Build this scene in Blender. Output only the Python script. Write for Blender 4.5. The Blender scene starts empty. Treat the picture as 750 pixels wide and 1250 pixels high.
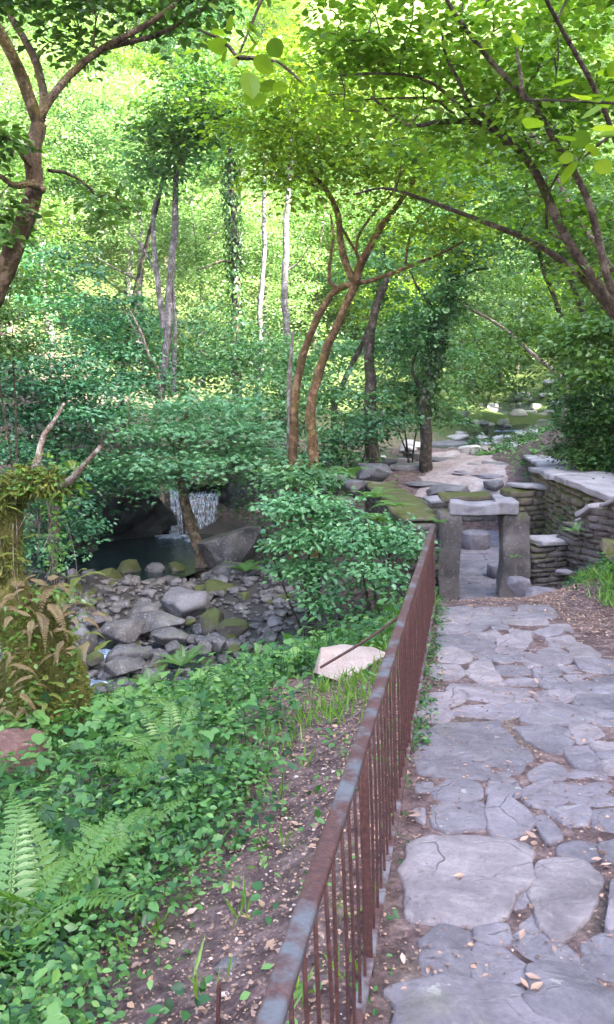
import bpy, bmesh, math
import numpy as np
R = math.radians
rng = np.random.default_rng(11)
scene = bpy.context.scene
COL = scene.collection

# ------------------------------------------------------------------ camera, light, exposure
HAZE = .0004; PITCH = R(9.7); FPX = 1083.0; CAM = np.array([0, 0, 1.75])
cd = bpy.data.cameras.new('camera'); cam = bpy.data.objects.new('camera', cd); COL.objects.link(cam)
cam.location = CAM; cam.rotation_euler = (R(90) - PITCH, 0, 0)
cd.sensor_fit = 'VERTICAL'; cd.angle = 2 * math.atan(625 / FPX); cd.clip_end = 600; cd.clip_start = 0.05
scene.camera = cam
SUN_EL, SUN_AZ = R(40), R(128)     # azimuth clockwise from +Y (north): right and a little behind the camera
w = bpy.data.worlds.new('World'); scene.world = w; w.use_nodes = True
nt = w.node_tree; sky = nt.nodes.new('ShaderNodeTexSky'); sky.sky_type = 'NISHITA'; sky.sun_disc = False
sky.sun_elevation = SUN_EL; sky.sun_rotation = SUN_AZ; sky.air_density = .9; sky.dust_density = 3.5; sky.ozone_density = 1.0
bg = nt.nodes['Background']; bg.inputs[1].default_value = 0.15; nt.links.new(sky.outputs[0], bg.inputs[0])
sd = bpy.data.lights.new('sun', 'SUN'); sun = bpy.data.objects.new('sun', sd); COL.objects.link(sun)
sd.energy = 5.0; sd.angle = R(0.5); sd.color = (1, .95, .85)
sun.rotation_euler = (R(90) - SUN_EL, 0, -SUN_AZ + math.pi)
sun.location = (20, -15, 40)
vs = scene.view_settings; vs.view_transform = 'Standard'; vs.look = 'None'; vs.gamma = 1; vs.exposure = 3.4
scene.cycles.max_bounces = 8; scene.cycles.diffuse_bounces = 4; scene.cycles.transparent_max_bounces = 6
scene.cycles.use_denoising = True
scene.cycles.sample_clamp_indirect = 6

# ------------------------------------------------------------------ picture helpers (a pixel of the 750x1250 photo -> a place)
def ray(px, py):
    f = np.array([0, math.cos(PITCH), -math.sin(PITCH)]); u = np.array([0, math.sin(PITCH), math.cos(PITCH)])
    return f + np.array([1, 0, 0]) * (px - 375) / FPX + u * (625 - py) / FPX
def at(px, py, Y):
    d = ray(px, py); return CAM + d * (Y / d[1])
def onplane(px, py, z, k=0.0):          # plane z = z + k*y
    d = ray(px, py); t = (z - CAM[2]) / (d[2] - k * d[1]); return CAM + d * t
PK = -0.069
def onpath(px, py): return onplane(px, py, 0, PK)

def fnoise(P, freq, seed, octv=3):
    r = np.random.default_rng(seed); out = np.zeros(len(P)); a = 1.0; tot = 0
    for o in range(octv):
        for k in range(5):
            d = r.normal(size=3); d /= np.linalg.norm(d); d *= freq * r.uniform(.7, 1.4)
            out += a * np.sin(P @ d + r.uniform(0, 6.28)) * np.cos(P @ np.roll(d, 1) * .7 + r.uniform(0, 6.28))
        tot += a * 1.6; a *= .5; freq *= 2.05
    return out / tot

# ------------------------------------------------------------------ mesh building
class MB:
    def __init__(s): s.v = []; s.f = []; s.a = []; s.m = []; s.n = 0
    def add(s, V, F, a=0.5, m=0):
        """V (n,3); F (k,3 or 4) array or list of such arrays"""
        V = np.asarray(V, float)
        for Fx in (F if isinstance(F, list) else [F]):
            Fx = np.asarray(Fx, int)
            if not len(Fx): continue
            s.f.append(Fx + s.n); k = len(Fx)
            s.a.append(np.broadcast_to(np.asarray(a, float), (k,)) if np.ndim(a) == 0 or len(a) == k else np.resize(a, k))
            s.m.append(np.full(k, m))
        s.v.append(V); s.n += len(V)
    def mesh(s, name, off=(0, 0, 0), smooth=True):
        me = bpy.data.meshes.new(name)
        V = np.concatenate(s.v) - np.asarray(off); lt = np.concatenate([np.full(len(f), f.shape[1]) for f in s.f])
        li = np.concatenate([f.ravel() for f in s.f]); ls = np.concatenate([[0], np.cumsum(lt)[:-1]])
        me.vertices.add(len(V)); me.vertices.foreach_set('co', V.ravel().astype(np.float32))
        me.loops.add(len(li)); me.loops.foreach_set('vertex_index', li.astype(np.int32))
        me.polygons.add(len(lt)); me.polygons.foreach_set('loop_start', ls.astype(np.int32))
        me.polygons.foreach_set('loop_total', lt.astype(np.int32))
        me.polygons.foreach_set('material_index', np.concatenate(s.m).astype(np.int32))
        me.polygons.foreach_set('use_smooth', np.full(len(lt), smooth))
        at_ = me.attributes.new('v', 'FLOAT', 'FACE'); at_.data.foreach_set('value', np.concatenate(s.a).astype(np.float32))
        me.update(calc_edges=True); me.validate(); return me
    def build(s, name, mats, parent=None, loc=None, smooth=True, label=None):
        off = parent.location if parent is not None else (loc if loc is not None else (0, 0, 0))
        if parent is not None and parent.parent is not None: off = np.array(parent.location) + np.array(parent.parent.location)
        me = s.mesh(name, np.array(off), smooth)
        for m in (mats if isinstance(mats, (list, tuple)) else [mats]): me.materials.append(m)
        o = bpy.data.objects.new(name, me); COL.objects.link(o)
        if parent is not None: o.parent = parent
        elif loc is not None: o.location = loc
        if label: o['label'] = label
        return o
def tag(o, label, cat, group=None):
    o['label'] = label; o['category'] = cat
    if group: o['group'] = group
    return o
def thing(name, label, cat, loc, group=None):
    o = bpy.data.objects.new(name, None); COL.objects.link(o); o.location = [float(c) for c in loc]; o.empty_display_size = .2
    return tag(o, label, cat, group)
def kind(o, k, label=None):
    o['kind'] = k
    if label: o['label'] = label
    return o
def dup(root, loc, rz=0, sc=1.0, label=None):
    r = root.copy(); COL.objects.link(r); r.location = loc; r.rotation_euler = (0, 0, rz); r.scale = (sc, sc, sc)
    if label: r['label'] = label
    for ch in list(root.children):
        c = ch.copy(); COL.objects.link(c); c.parent = r
    return r

def smooth_line(pts, n):
    P = np.array(pts, float); 
    if len(P) == 2: t = np.linspace(0, 1, n)[:, None]; return P[0] * (1 - t) + P[1] * t
    Q = np.vstack([2 * P[0] - P[1], P, 2 * P[-1] - P[-2]]); out = []
    for t in np.linspace(0, len(P) - 1 - 1e-6, n):
        i = int(t); u = t - i; a, b, c, d = Q[i:i + 4]
        out.append(.5 * ((2 * b) + (c - a) * u + (2 * a - 5 * b + 4 * c - d) * u * u + (3 * b - a - 3 * c + d) * u ** 3))
    return np.array(out)
def tube(mb, pts, r0, r1, seg=8, n=None, wob=0.0, seed=0, a=.5, m=0, power=1.0, flare=0.0):
    pts = np.array(pts, float); n = n or max(4, len(pts) * 4)
    C = smooth_line(pts, n); T = np.gradient(C, axis=0); T /= np.linalg.norm(T, axis=1)[:, None] + 1e-9
    ref = np.array([1, 0, 0]) if abs(T[:, 0]).mean() < .8 else np.array([0, 1, 0])
    A = np.cross(T, ref); A /= np.linalg.norm(A, axis=1)[:, None]; B = np.cross(T, A)
    t = np.linspace(0, 1, n); rad = r0 + (r1 - r0) * t ** power
    if flare: rad = rad * (1 + flare * np.exp(-t * 9))
    ang = np.linspace(0, 2 * np.pi, seg, endpoint=False)
    V = C[:, None] + (A[:, None] * np.cos(ang)[None, :, None] + B[:, None] * np.sin(ang)[None, :, None]) * rad[:, None, None]
    if wob:
        nn = fnoise(V.reshape(-1, 3), 1.2 / max(r0, .01), seed, 2).reshape(n, seg)
        V += (V - C[:, None]) * (nn * wob)[..., None]
    V = np.vstack([V.reshape(-1, 3), C[-1:] + T[-1:] * rad[-1] * .5])
    i = np.arange(n - 1)[:, None] * seg + np.arange(seg)[None]; j = np.arange(n - 1)[:, None] * seg + (np.arange(seg)[None] + 1) % seg
    F = np.stack([i, j, j + seg, i + seg], -1).reshape(-1, 4)
    k = (n - 1) * seg; tip = n * seg
    F3 = np.array([[k + q, k + (q + 1) % seg, tip] for q in range(seg)])
    mb.add(V, [F, F3], a, m)
    return C

def ico(level):
    bm = bmesh.new(); bmesh.ops.create_icosphere(bm, subdivisions=level, radius=1)
    V = np.array([v.co[:] for v in bm.verts]); F = np.array([[v.index for v in f.verts] for f in bm.faces]); bm.free(); return V, F
ICO = {k: ico(k) for k in (2, 3, 4, 5)}
def rock_verts(size, seed, level=4, cuts=20, rough=.06, flat=0.0):
    r = np.random.default_rng(seed); V, F = ICO[level]; V = V.copy()
    for k in range(cuts):
        n = r.normal(size=3); n /= np.linalg.norm(n); d = r.uniform(.5, .82)
        h = V @ n - d; V -= np.where(h > 0, h, 0)[:, None] * n * .97
    if flat:
        h = V[:, 2] - flat; V[:, 2] -= np.where(h > 0, h, 0) * .9
    V /= np.abs(V).max(0)
    nn = fnoise(V, 2.2, seed + 1, 4); V = V * (1 + rough * 1.6 * nn[:, None])
    nn = fnoise(V, 9, seed + 2, 3); V = V * (1 + rough * .45 * nn[:, None])
    return V * np.array(size) * .5, F
def rotz(V, a):
    c, s = math.cos(a), math.sin(a); return V @ np.array([[c, s, 0], [-s, c, 0], [0, 0, 1]])
def rot(V, ax, a):
    c, s = math.cos(a), math.sin(a)
    M = {'x': [[1, 0, 0], [0, c, s], [0, -s, c]], 'y': [[c, 0, -s], [0, 1, 0], [s, 0, c]], 'z': [[c, s, 0], [-s, c, 0], [0, 0, 1]]}[ax]
    return V @ np.array(M)

def cube_grid(n):
    V = []; F = []
    t = np.linspace(-1, 1, n + 1)
    for ax in range(3):
        for sg in (-1, 1):
            b = len(V)
            for i in t:
                for j in t:
                    p = [0, 0, 0]; p[ax] = sg; p[(ax + 1) % 3] = i; p[(ax + 2) % 3] = j; V.append(p)
            for i in range(n):
                for j in range(n):
                    q = [b + i * (n + 1) + j, b + (i + 1) * (n + 1) + j, b + (i + 1) * (n + 1) + j + 1, b + i * (n + 1) + j + 1]
                    F.append(q if sg > 0 else q[::-1])
    V = np.array(V, float); F = np.array(F)
    key = np.round(V * 1000).astype(int); _, idx, inv = np.unique(key, axis=0, return_index=True, return_inverse=True)
    return V[idx], inv.reshape(-1)[F]
CG = {n: cube_grid(n) for n in (3, 5, 9, 14)}
def rbox(half, r, n=5, noise=0.0, freq=6, seed=0):
    V, F = CG[n]; half = np.array(half, float); r = min(r, half.min() * .95)
    P = V * half; inner = np.clip(P, -(half - r), half - r); d = P - inner
    L = np.linalg.norm(d, axis=1)[:, None]; P = inner + d / np.maximum(L, 1e-9) * r * (L > 0)
    if noise:
        nv = np.stack([fnoise(P, freq, seed + k, 3) for k in range(3)], 1); P = P + nv * noise
    return P, F

# ------------------------------------------------------------------ materials
MATS = {}
class N:
    def __init__(s, name):
        s.m = bpy.data.materials.new(name); s.m.use_nodes = True; s.t = s.m.node_tree; s.b = s.t.nodes['Principled BSDF']; MATS[name] = s.m
        s.out = s.t.nodes['Material Output']
    def n(s, typ, **kw):
        o = s.t.nodes.new(typ)
        for k, v in kw.items():
            if k.startswith('i'):
                o.inputs[int(k[1:])].default_value = v
            else: setattr(o, k, v)
        return o
    def l(s, a, b): s.t.links.new(a, b)
    def coord(s, space='Object'): return s.n('ShaderNodeTexCoord').outputs[space]
    def noise(s, scale, detail=6, rough=.6, vec=None, dist=0):
        o = s.n('ShaderNodeTexNoise'); o.inputs['Scale'].default_value = scale; o.inputs['Detail'].default_value = detail
        o.inputs['Roughness'].default_value = rough; o.inputs['Distortion'].default_value = dist
        s.l(vec if vec is not None else s.coord(), o.inputs['Vector']); return o.outputs['Fac']
    def ramp(s, fac, stops):
        o = s.n('ShaderNodeValToRGB'); e = o.color_ramp.elements
        while len(e) < len(stops): e.new(.5)
        for k, (p, c) in enumerate(stops):
            e[k].position = p; e[k].color = (*c, 1) if not isinstance(c, (int, float)) else (c, c, c, 1)
        s.l(fac, o.inputs[0]); return o.outputs[0]
    def mix(s, fac, a, b, blend='MIX'):
        o = s.n('ShaderNodeMix', data_type='RGBA', blend_type=blend)
        for inp, v in ((o.inputs[0], fac), (o.inputs[6], a), (o.inputs[7], b)):
            if isinstance(v, (int, float)): inp.default_value = v
            elif isinstance(v, tuple): inp.default_value = (*v, 1)
            else: s.l(v, inp)
        return o.outputs[2]
    def math(s, op, a, b=None, clamp=False):
        o = s.n('ShaderNodeMath', operation=op, use_clamp=clamp)
        for k, v in enumerate((a, b)):
            if v is None: continue
            if isinstance(v, (int, float)): o.inputs[k].default_value = v
            else: s.l(v, o.inputs[k])
        return o.outputs[0]
    def bump(s, h, strength=.5, dist=.02):
        o = s.n('ShaderNodeBump'); o.inputs['Strength'].default_value = strength; o.inputs['Distance'].default_value = dist
        s.l(h, o.inputs['Height']); s.l(o.outputs[0], s.b.inputs['Normal']); return o.outputs[0]
    def up(s):
        g = s.n('ShaderNodeNewGeometry'); x = s.n('ShaderNodeSeparateXYZ'); s.l(g.outputs['Normal'], x.inputs[0]); return x.outputs[2]

def rock_mat(name, c1, c2, spot=(.5, .5, .48), spot_amt=.5, moss=0.0, mosscol=((.05, .07, .012), (.12, .13, .03)), sc=1.0, rough=.85, up=.5, bump=.6, dist=.03):
    s = N(name)
    big = s.noise(1.6 * sc, 5, .6); fine = s.noise(11 * sc, 8, .7); vf = s.noise(60 * sc, 4, .6)
    base = s.mix(s.ramp(big, [(.35, 0.), (.65, 1.)]), c1, c2)
    base = s.mix(s.math('MULTIPLY', s.ramp(fine, [(.55, 0.), (.68, 1.)]), spot_amt), base, spot)
    base = s.mix(1.0, base, s.ramp(vf, [(.3, .72), (.7, 1.2)]), 'MULTIPLY')
    if moss > 0:
        a = s.math('ADD', s.math('MULTIPLY', s.up(), up), s.noise(2.6 * sc, 6, .7))
        t0 = 1.05 - moss
        mask = s.math('MULTIPLY', s.math('SUBTRACT', a, t0), 7.0, True)
        mc = s.mix(s.noise(14 * sc, 5, .7), mosscol[0], mosscol[1])
        base = s.mix(mask, base, mc)
    s.l(base, s.b.inputs['Base Color']); s.b.inputs['Roughness'].default_value = rough; s.b.inputs['Specular IOR Level'].default_value = .3
    s.bump(s.math('ADD', s.math('MULTIPLY', fine, .8), s.math('MULTIPLY', vf, .35)), bump, dist); return s.m

def flag_mat(name):
    s = N(name); v = s.n('ShaderNodeAttribute', attribute_name='v').outputs['Fac']
    w1 = s.noise(1.7, 8, .62, None, 1.2); w2 = s.noise(6, 10, .72, None, .8); w3 = s.noise(38, 6, .7)
    base = s.mix(s.ramp(w1, [(.34, 0.), (.66, 1.)]), (.115, .102, .115), (.235, .214, .236))
    base = s.mix(s.math('MULTIPLY', s.ramp(w2, [(.52, 0.), (.66, 1.)]), .6), base, (.28, .262, .27))
    base = s.mix(s.math('MULTIPLY', s.ramp(w2, [(.30, 1.), (.42, 0.)]), .75), base, (.085, .075, .08))
    base = s.mix(1.0, base, s.ramp(w3, [(.3, .8), (.7, 1.14)]), 'MULTIPLY')
    base = s.mix(1.0, base, s.ramp(v, [(0., (.72, .71, .74)), (.35, (.95, .95, .97)), (.7, (1.06, 1.02, 1.04)), (1., (1.2, 1.14, 1.06))]), 'MULTIPLY')
    lich = s.noise(9, 5, .6); base = s.mix(s.math('MULTIPLY', s.ramp(lich, [(.66, 0.), (.70, 1.)]), .55), base, (.42, .42, .37))
    green = s.noise(2.3, 6, .7); base = s.mix(s.math('MULTIPLY', s.ramp(green, [(.60, 0.), (.72, 1.)]), .5), base, (.12, .12, .07))
    vo = s.n('ShaderNodeTexVoronoi', feature='DISTANCE_TO_EDGE'); vo.inputs['Scale'].default_value = 3.2; mp = s.n('ShaderNodeMixRGB'); mp.inputs[0].default_value = .12
    cn = s.n('ShaderNodeTexNoise'); cn.inputs['Scale'].default_value = 5; s.l(s.coord(), cn.inputs['Vector']); s.l(s.coord(), mp.inputs[1]); s.l(cn.outputs['Color'], mp.inputs[2]); s.l(mp.outputs[0], vo.inputs['Vector'])
    crack = s.math('MULTIPLY', s.ramp(vo.outputs['Distance'], [(0., 1.), (.012, 0.)]), s.ramp(w1, [(.5, 0.), (.6, 1.)]))
    base = s.mix(s.math('MULTIPLY', crack, .6), base, (.06, .05, .055))
    s.l(base, s.b.inputs['Base Color']); s.l(s.ramp(w2, [(.3, .9), (.7, .62)]), s.b.inputs['Roughness']); s.b.inputs['Specular IOR Level'].default_value = .35
    h = s.math('ADD', s.math('ADD', s.math('MULTIPLY', w1, .9), s.math('MULTIPLY', w2, .8)), s.math('MULTIPLY', w3, .16)); h = s.math('SUBTRACT', h, s.math('MULTIPLY', crack, .3))
    s.bump(h, .9, .035); return s.m

def leaf_mat(name, cols, trans=.35, gloss=.06, tcol=None):
    s = N(name); v = s.n('ShaderNodeAttribute', attribute_name='v').outputs['Fac']
    c = s.ramp(v, [(k / (len(cols) - 1) * .96 + .02, q) for k, q in enumerate(cols)])
    d = s.n('ShaderNodeBsdfDiffuse'); s.l(c, d.inputs[0])
    tr = s.n('ShaderNodeBsdfTranslucent')
    s.l(s.mix(1.0, c, tcol or (1.5, 1.45, .55), 'MULTIPLY'), tr.inputs[0])
    m1 = s.n('ShaderNodeMixShader'); m1.inputs[0].default_value = trans; s.l(d.outputs[0], m1.inputs[1]); s.l(tr.outputs[0], m1.inputs[2])
    g = s.n('ShaderNodeBsdfGlossy'); g.inputs['Roughness'].default_value = .38; g.inputs['Color'].default_value = (.9, 1, .95, 1)
    m2 = s.n('ShaderNodeMixShader'); m2.inputs[0].default_value = gloss; s.l(m1.outputs[0], m2.inputs[1]); s.l(g.outputs[0], m2.inputs[2])
    s.l(m2.outputs[0], s.out.inputs[0]); s.t.nodes.remove(s.b); return s.m

def bark_mat(name, c1, c2, moss=0.0, mosscol=(.10, .10, .02), sc=1.0):
    s = N(name); co = s.coord(); mp = s.n('ShaderNodeMapping'); mp.inputs['Scale'].default_value = (1, 1, .25); s.l(co, mp.inputs[0])
    a = s.noise(22 * sc, 7, .7, mp.outputs[0]); b = s.noise(3 * sc, 5, .6); c = s.noise(45 * sc, 4, .6)
    base = s.mix(s.ramp(a, [(.35, 0.), (.68, 1.)]), c1, c2)
    if moss: base = s.mix(s.math('MULTIPLY', s.math('SUBTRACT', b, .62 - moss * .3), 6, True), base, mosscol)
    d = s.noise(7 * sc, 6, .7); base = s.mix(s.math('MULTIPLY', s.ramp(d, [(.52, 0.), (.6, 1.)]), .55), base, tuple(min(.55, 1.9 * q + .04) for q in c2))
    base = s.mix(s.math('MULTIPLY', s.ramp(d, [(.34, 1.), (.44, 0.)]), .75), base, tuple(.45 * q for q in c1))
    s.l(base, s.b.inputs['Base Color']); s.b.inputs['Roughness'].default_value = .9; s.b.inputs['Specular IOR Level'].default_value = .2
    s.bump(s.math('ADD', s.math('ADD', a, d), s.math('MULTIPLY', c, .5)), 1.0, .04); return s.m

M_FLAG = flag_mat('flagstone') if True else rock_mat('flagstone', (.17, .155, .175), (.30, .275, .305), (.40, .375, .39), .5, .16, ((.10, .105, .05), (.16, .16, .09)), 1.6, .8, .05, 1.0, .02)
M_WALLSTONE = rock_mat('wall_stone', (.065, .055, .052), (.17, .145, .14), (.30, .275, .255), .6, .42, ((.05, .065, .015), (.13, .13, .04)), 1.5, .9, .22, .8)
M_MOSSWALL = rock_mat('mossy_wall_stone', (.09, .075, .055), (.19, .155, .125), (.28, .26, .2), .5, .52, ((.03, .045, .01), (.14, .14, .035)), 1.5, .9, .2, .9)
M_COPING = rock_mat('coping_stone', (.24, .22, .235), (.38, .355, .37), (.46, .44, .43), .5, .32, ((.06, .07, .015), (.17, .16, .045)), 1.6, .85, .08, .9)
M_RIVER = rock_mat('river_rock', (.045, .041, .041), (.15, .138, .136), (.42, .41, .38), .7, .33, ((.04, .055, .012), (.10, .105, .03)), 1.8, .6, .2, .7)  # river rock colours darkened to stand in for deep canopy shade
M_RIVERPALE = rock_mat('pale_river_rock', (.09, .084, .088), (.18, .168, .174), (.33, .32, .30), .6, .34, ((.05, .06, .015), (.11, .11, .03)), 1.6, .65, .1, .6)
M_SUNROCK = rock_mat('sunlit_pale_rock', (.30, .28, .27), (.45, .43, .42), (.55, .53, .5), .5, .2, ((.06, .07, .02), (.12, .12, .04)), 1.4, .8, .1, .7)  # colour lightened to stand in for sunlight on the upper stream rocks
M_RIVERMOSS = rock_mat('mossy_river_rock', (.06, .052, .043), (.13, .115, .095), (.33, .31, .27), .6, .54, ((.03, .045, .01), (.10, .105, .03)), 1.8, .75, .35, .8)
M_DARKROCK = rock_mat('wet_shaded_rock', (.018, .019, .018), (.06, .06, .054), (.17, .17, .15), .5, .38, ((.015, .025, .008), (.05, .065, .018)), 1.2, .45, .3, .8)  # wet rock, with the shade of the pool recess put into its colour
M_PINKROCK = rock_mat('pinkish_boulder', (.34, .26, .225), (.46, .37, .33), (.5, .5, .45), .6, .08, ((.2, .2, .1), (.3, .3, .2)), 2.0, .85, .1, .6)
M_REDROCK = rock_mat('red_brown_rock', (.10, .055, .05), (.17, .10, .085), (.4, .36, .33), .35, .2, ((.08, .09, .02), (.14, .14, .04)), 2.2, .85, .15, .6)
M_STUMP = rock_mat('mossy_stump_wood', (.07, .05, .03), (.15, .11, .06), (.2, .16, .08), .5, .78, ((.075, .08, .016), (.21, .19, .05)), 3.0, .95, .15, 1.0, .05)

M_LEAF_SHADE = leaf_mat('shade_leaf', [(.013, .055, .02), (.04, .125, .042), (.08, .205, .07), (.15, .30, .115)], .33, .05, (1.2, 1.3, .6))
M_LEAF_TEAL = leaf_mat('sycamore_leaf', [(.012, .055, .024), (.038, .145, .056), (.09, .25, .095), (.17, .36, .155)], .3, .06, (1.1, 1.3, .7))
M_LEAF_MID = leaf_mat('mid_green_leaf', [(.03, .075, .015), (.055, .13, .022), (.085, .18, .03), (.14, .24, .045)], .38, .05)
M_LEAF_YEL = leaf_mat('yellow_green_leaf', [(.06, .12, .012), (.10, .19, .018), (.16, .27, .025), (.25, .34, .04)], .5, .02)
M_LEAF_HAZEL = leaf_mat('hazel_leaf', [(.045, .115, .015), (.09, .20, .024), (.15, .29, .035), (.23, .37, .06)], .5, .03)
M_LEAF_FAR = leaf_mat('hillside_leaf', [(.08, .165, .055), (.155, .27, .095), (.25, .38, .16), (.38, .50, .27)], .42, .03, (1.25, 1.3, .7))  # glare of the sunlit slope put into the leaf colour as paleness
M_GROUNDLEAF = leaf_mat('undergrowth_leaf', [(.012, .045, .014), (.035, .115, .03), (.08, .205, .05), (.16, .31, .085)], .34, .03)
M_FERN = leaf_mat('fern_leaf', [(.06, .15, .025), (.10, .22, .035), (.16, .30, .05)], .4, .05)
M_DEADFERN = leaf_mat('dead_fern_leaf', [(.12, .08, .045), (.19, .14, .08), (.26, .21, .11), (.19, .20, .06)], .25, .02, (1.2, 1.0, .6))
M_YELFERN = leaf_mat('yellowing_fern_leaf', [(.10, .14, .025), (.17, .21, .04), (.25, .25, .05)], .4, .04)
M_IVY = leaf_mat('ivy_leaf', [(.016, .05, .012), (.03, .085, .02), (.05, .12, .028), (.10, .17, .035)], .2, .035)
M_LITTER = leaf_mat('dry_leaf', [(.10, .06, .045), (.20, .125, .10), (.30, .20, .16), (.42, .26, .17), (.5, .4, .36)], .15, .03, (1.2, .9, .6))
M_MOSS = leaf_mat('moss_tuft', [(.045, .055, .012), (.085, .10, .02), (.15, .175, .035), (.24, .25, .055)], .2, .02)
M_GRASS = leaf_mat('grass_blade', [(.07, .17, .02), (.12, .26, .03), (.2, .33, .05)], .35, .05)

M_BARK_L = bark_mat('brown_bark', (.06, .042, .026), (.17, .125, .085), .45, (.13, .105, .03))
M_BARK_C = bark_mat('orange_brown_bark', (.085, .05, .026), (.20, .12, .06), .5, (.13, .10, .03))
M_BARK_D = bark_mat('dark_bark', (.03, .024, .018), (.09, .07, .055), .4, (.04, .055, .015))
M_BARK_P = bark_mat('pale_grey_bark', (.075, .066, .066), (.20, .185, .19), .25, (.09, .10, .05))
M_BARK_H = bark_mat('hazel_bark', (.05, .037, .027), (.14, .11, .085), .4, (.07, .085, .025))
M_DEADWOOD = bark_mat('bleached_dead_wood', (.14, .09, .07), (.34, .27, .23), .15, (.2, .18, .05))

def earth_mat():
    s = N('earth'); a = s.noise(1.1, 6, .6); b = s.noise(9, 8, .7); c = s.noise(40, 6, .7)
    litter = s.ramp(b, [(.32, (.05, .034, .034)), (.46, (.105, .07, .07)), (.58, (.18, .125, .12)), (.72, (.30, .235, .225))])
    litter = s.mix(1.0, litter, s.ramp(c, [(.3, .55), (.7, 1.35)]), 'MULTIPLY')
    green = s.mix(b, (.05, .09, .02), (.14, .19, .06))
    mask = s.ramp(a, [(.5, 0.), (.62, 1.)])
    x = s.n('ShaderNodeSeparateXYZ'); s.l(s.coord(), x.inputs[0])
    far = s.math('MULTIPLY', s.math('SUBTRACT', x.outputs[1], 30), .12, True)
    mask = s.math('ADD', s.math('MULTIPLY', mask, .12), s.math('MULTIPLY', far, .9), True)
    wet = s.math('MULTIPLY', s.math('SUBTRACT', -2.1, x.outputs[2]), 4, True)
    s.l(s.mix(wet, s.mix(mask, litter, green), s.mix(b, (.02, .018, .017), (.075, .068, .062))), s.b.inputs['Base Color']); s.b.inputs['Roughness'].default_value = .95
    s.b.inputs['Specular IOR Level'].default_value = .2
    s.bump(s.math('ADD', b, s.math('MULTIPLY', c, .5)), .9, .04); return s.m
M_EARTH = earth_mat()

def rust_mat(name, paint):
    s = N(name); a = s.noise(7, 6, .65); b = s.noise(55, 6, .7)
    rust = s.ramp(b, [(.3, (.035, .016, .016)), (.55, (.075, .03, .027)), (.75, (.13, .058, .044))])
    col = s.mix(s.ramp(a, [(.48, 0.), (.60, 1.)]), rust, s.mix(b, paint, tuple(min(1, 1.8 * p) for p in paint))) if paint else rust
    s.l(col, s.b.inputs['Base Color']); s.b.inputs['Roughness'].default_value = .7; s.b.inputs['Metallic'].default_value = .15
    s.bump(b, .5, .004); return s.m
M_RAIL = rust_mat('rusty_blue_grey_iron', (.07, .074, .085)); M_RUST = rust_mat('rusty_iron', None)
M_KERBIRON = rust_mat('grey_iron', (.10, .095, .105))

def water_mat(name, col, rough=.06, bump=.25, sc=3):
    s = N(name); s.b.inputs['Base Color'].default_value = (*col, 1); s.b.inputs['Roughness'].default_value = rough
    s.b.inputs['Specular IOR Level'].default_value = .6
    s.bump(s.noise(sc, 4, .6, None, .5), bump, .05); return s.m
M_POOL = water_mat('pool_water', (.004, .013, .013), .05, .5, 6); M_STREAM = water_mat('stream_water', (.02, .028, .03), .08, .6, 5)
def foam_mat():
    s = N('white_water'); co = s.coord(); mp = s.n('ShaderNodeMapping'); mp.inputs['Scale'].default_value = (9, 9, 1.2); s.l(co, mp.inputs[0])
    a = s.noise(2.2, 6, .7, mp.outputs[0])
    s.l(s.ramp(a, [(.38, (.04, .07, .12)), (.54, (.16, .22, .31)), (.68, (.6, .68, .78))]), s.b.inputs['Base Color'])
    s.b.inputs['Roughness'].default_value = .3; s.bump(a, .6, .05); return s.m
M_FOAM = foam_mat()
def veil_mat():
    s = N('falling_water'); mp = s.n('ShaderNodeMapping'); mp.inputs['Scale'].default_value = (13, 13, 1.1); s.l(s.coord(), mp.inputs[0]); a = s.noise(1.6, 7, .72, mp.outputs[0])
    s.b.inputs['Base Color'].default_value = (.62, .72, .84, 1); s.b.inputs['Roughness'].default_value = .35; s.bump(a, .5, .04)
    tr = s.n('ShaderNodeBsdfTransparent'); m = s.n('ShaderNodeMixShader'); s.l(s.ramp(a, [(.44, .04), (.58, .45), (.7, .95)]), m.inputs[0]); s.l(tr.outputs[0], m.inputs[1]); s.l(s.b.outputs[0], m.inputs[2]); s.l(m.outputs[0], s.out.inputs[0]); return s.m
M_VEIL = veil_mat()

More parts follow.
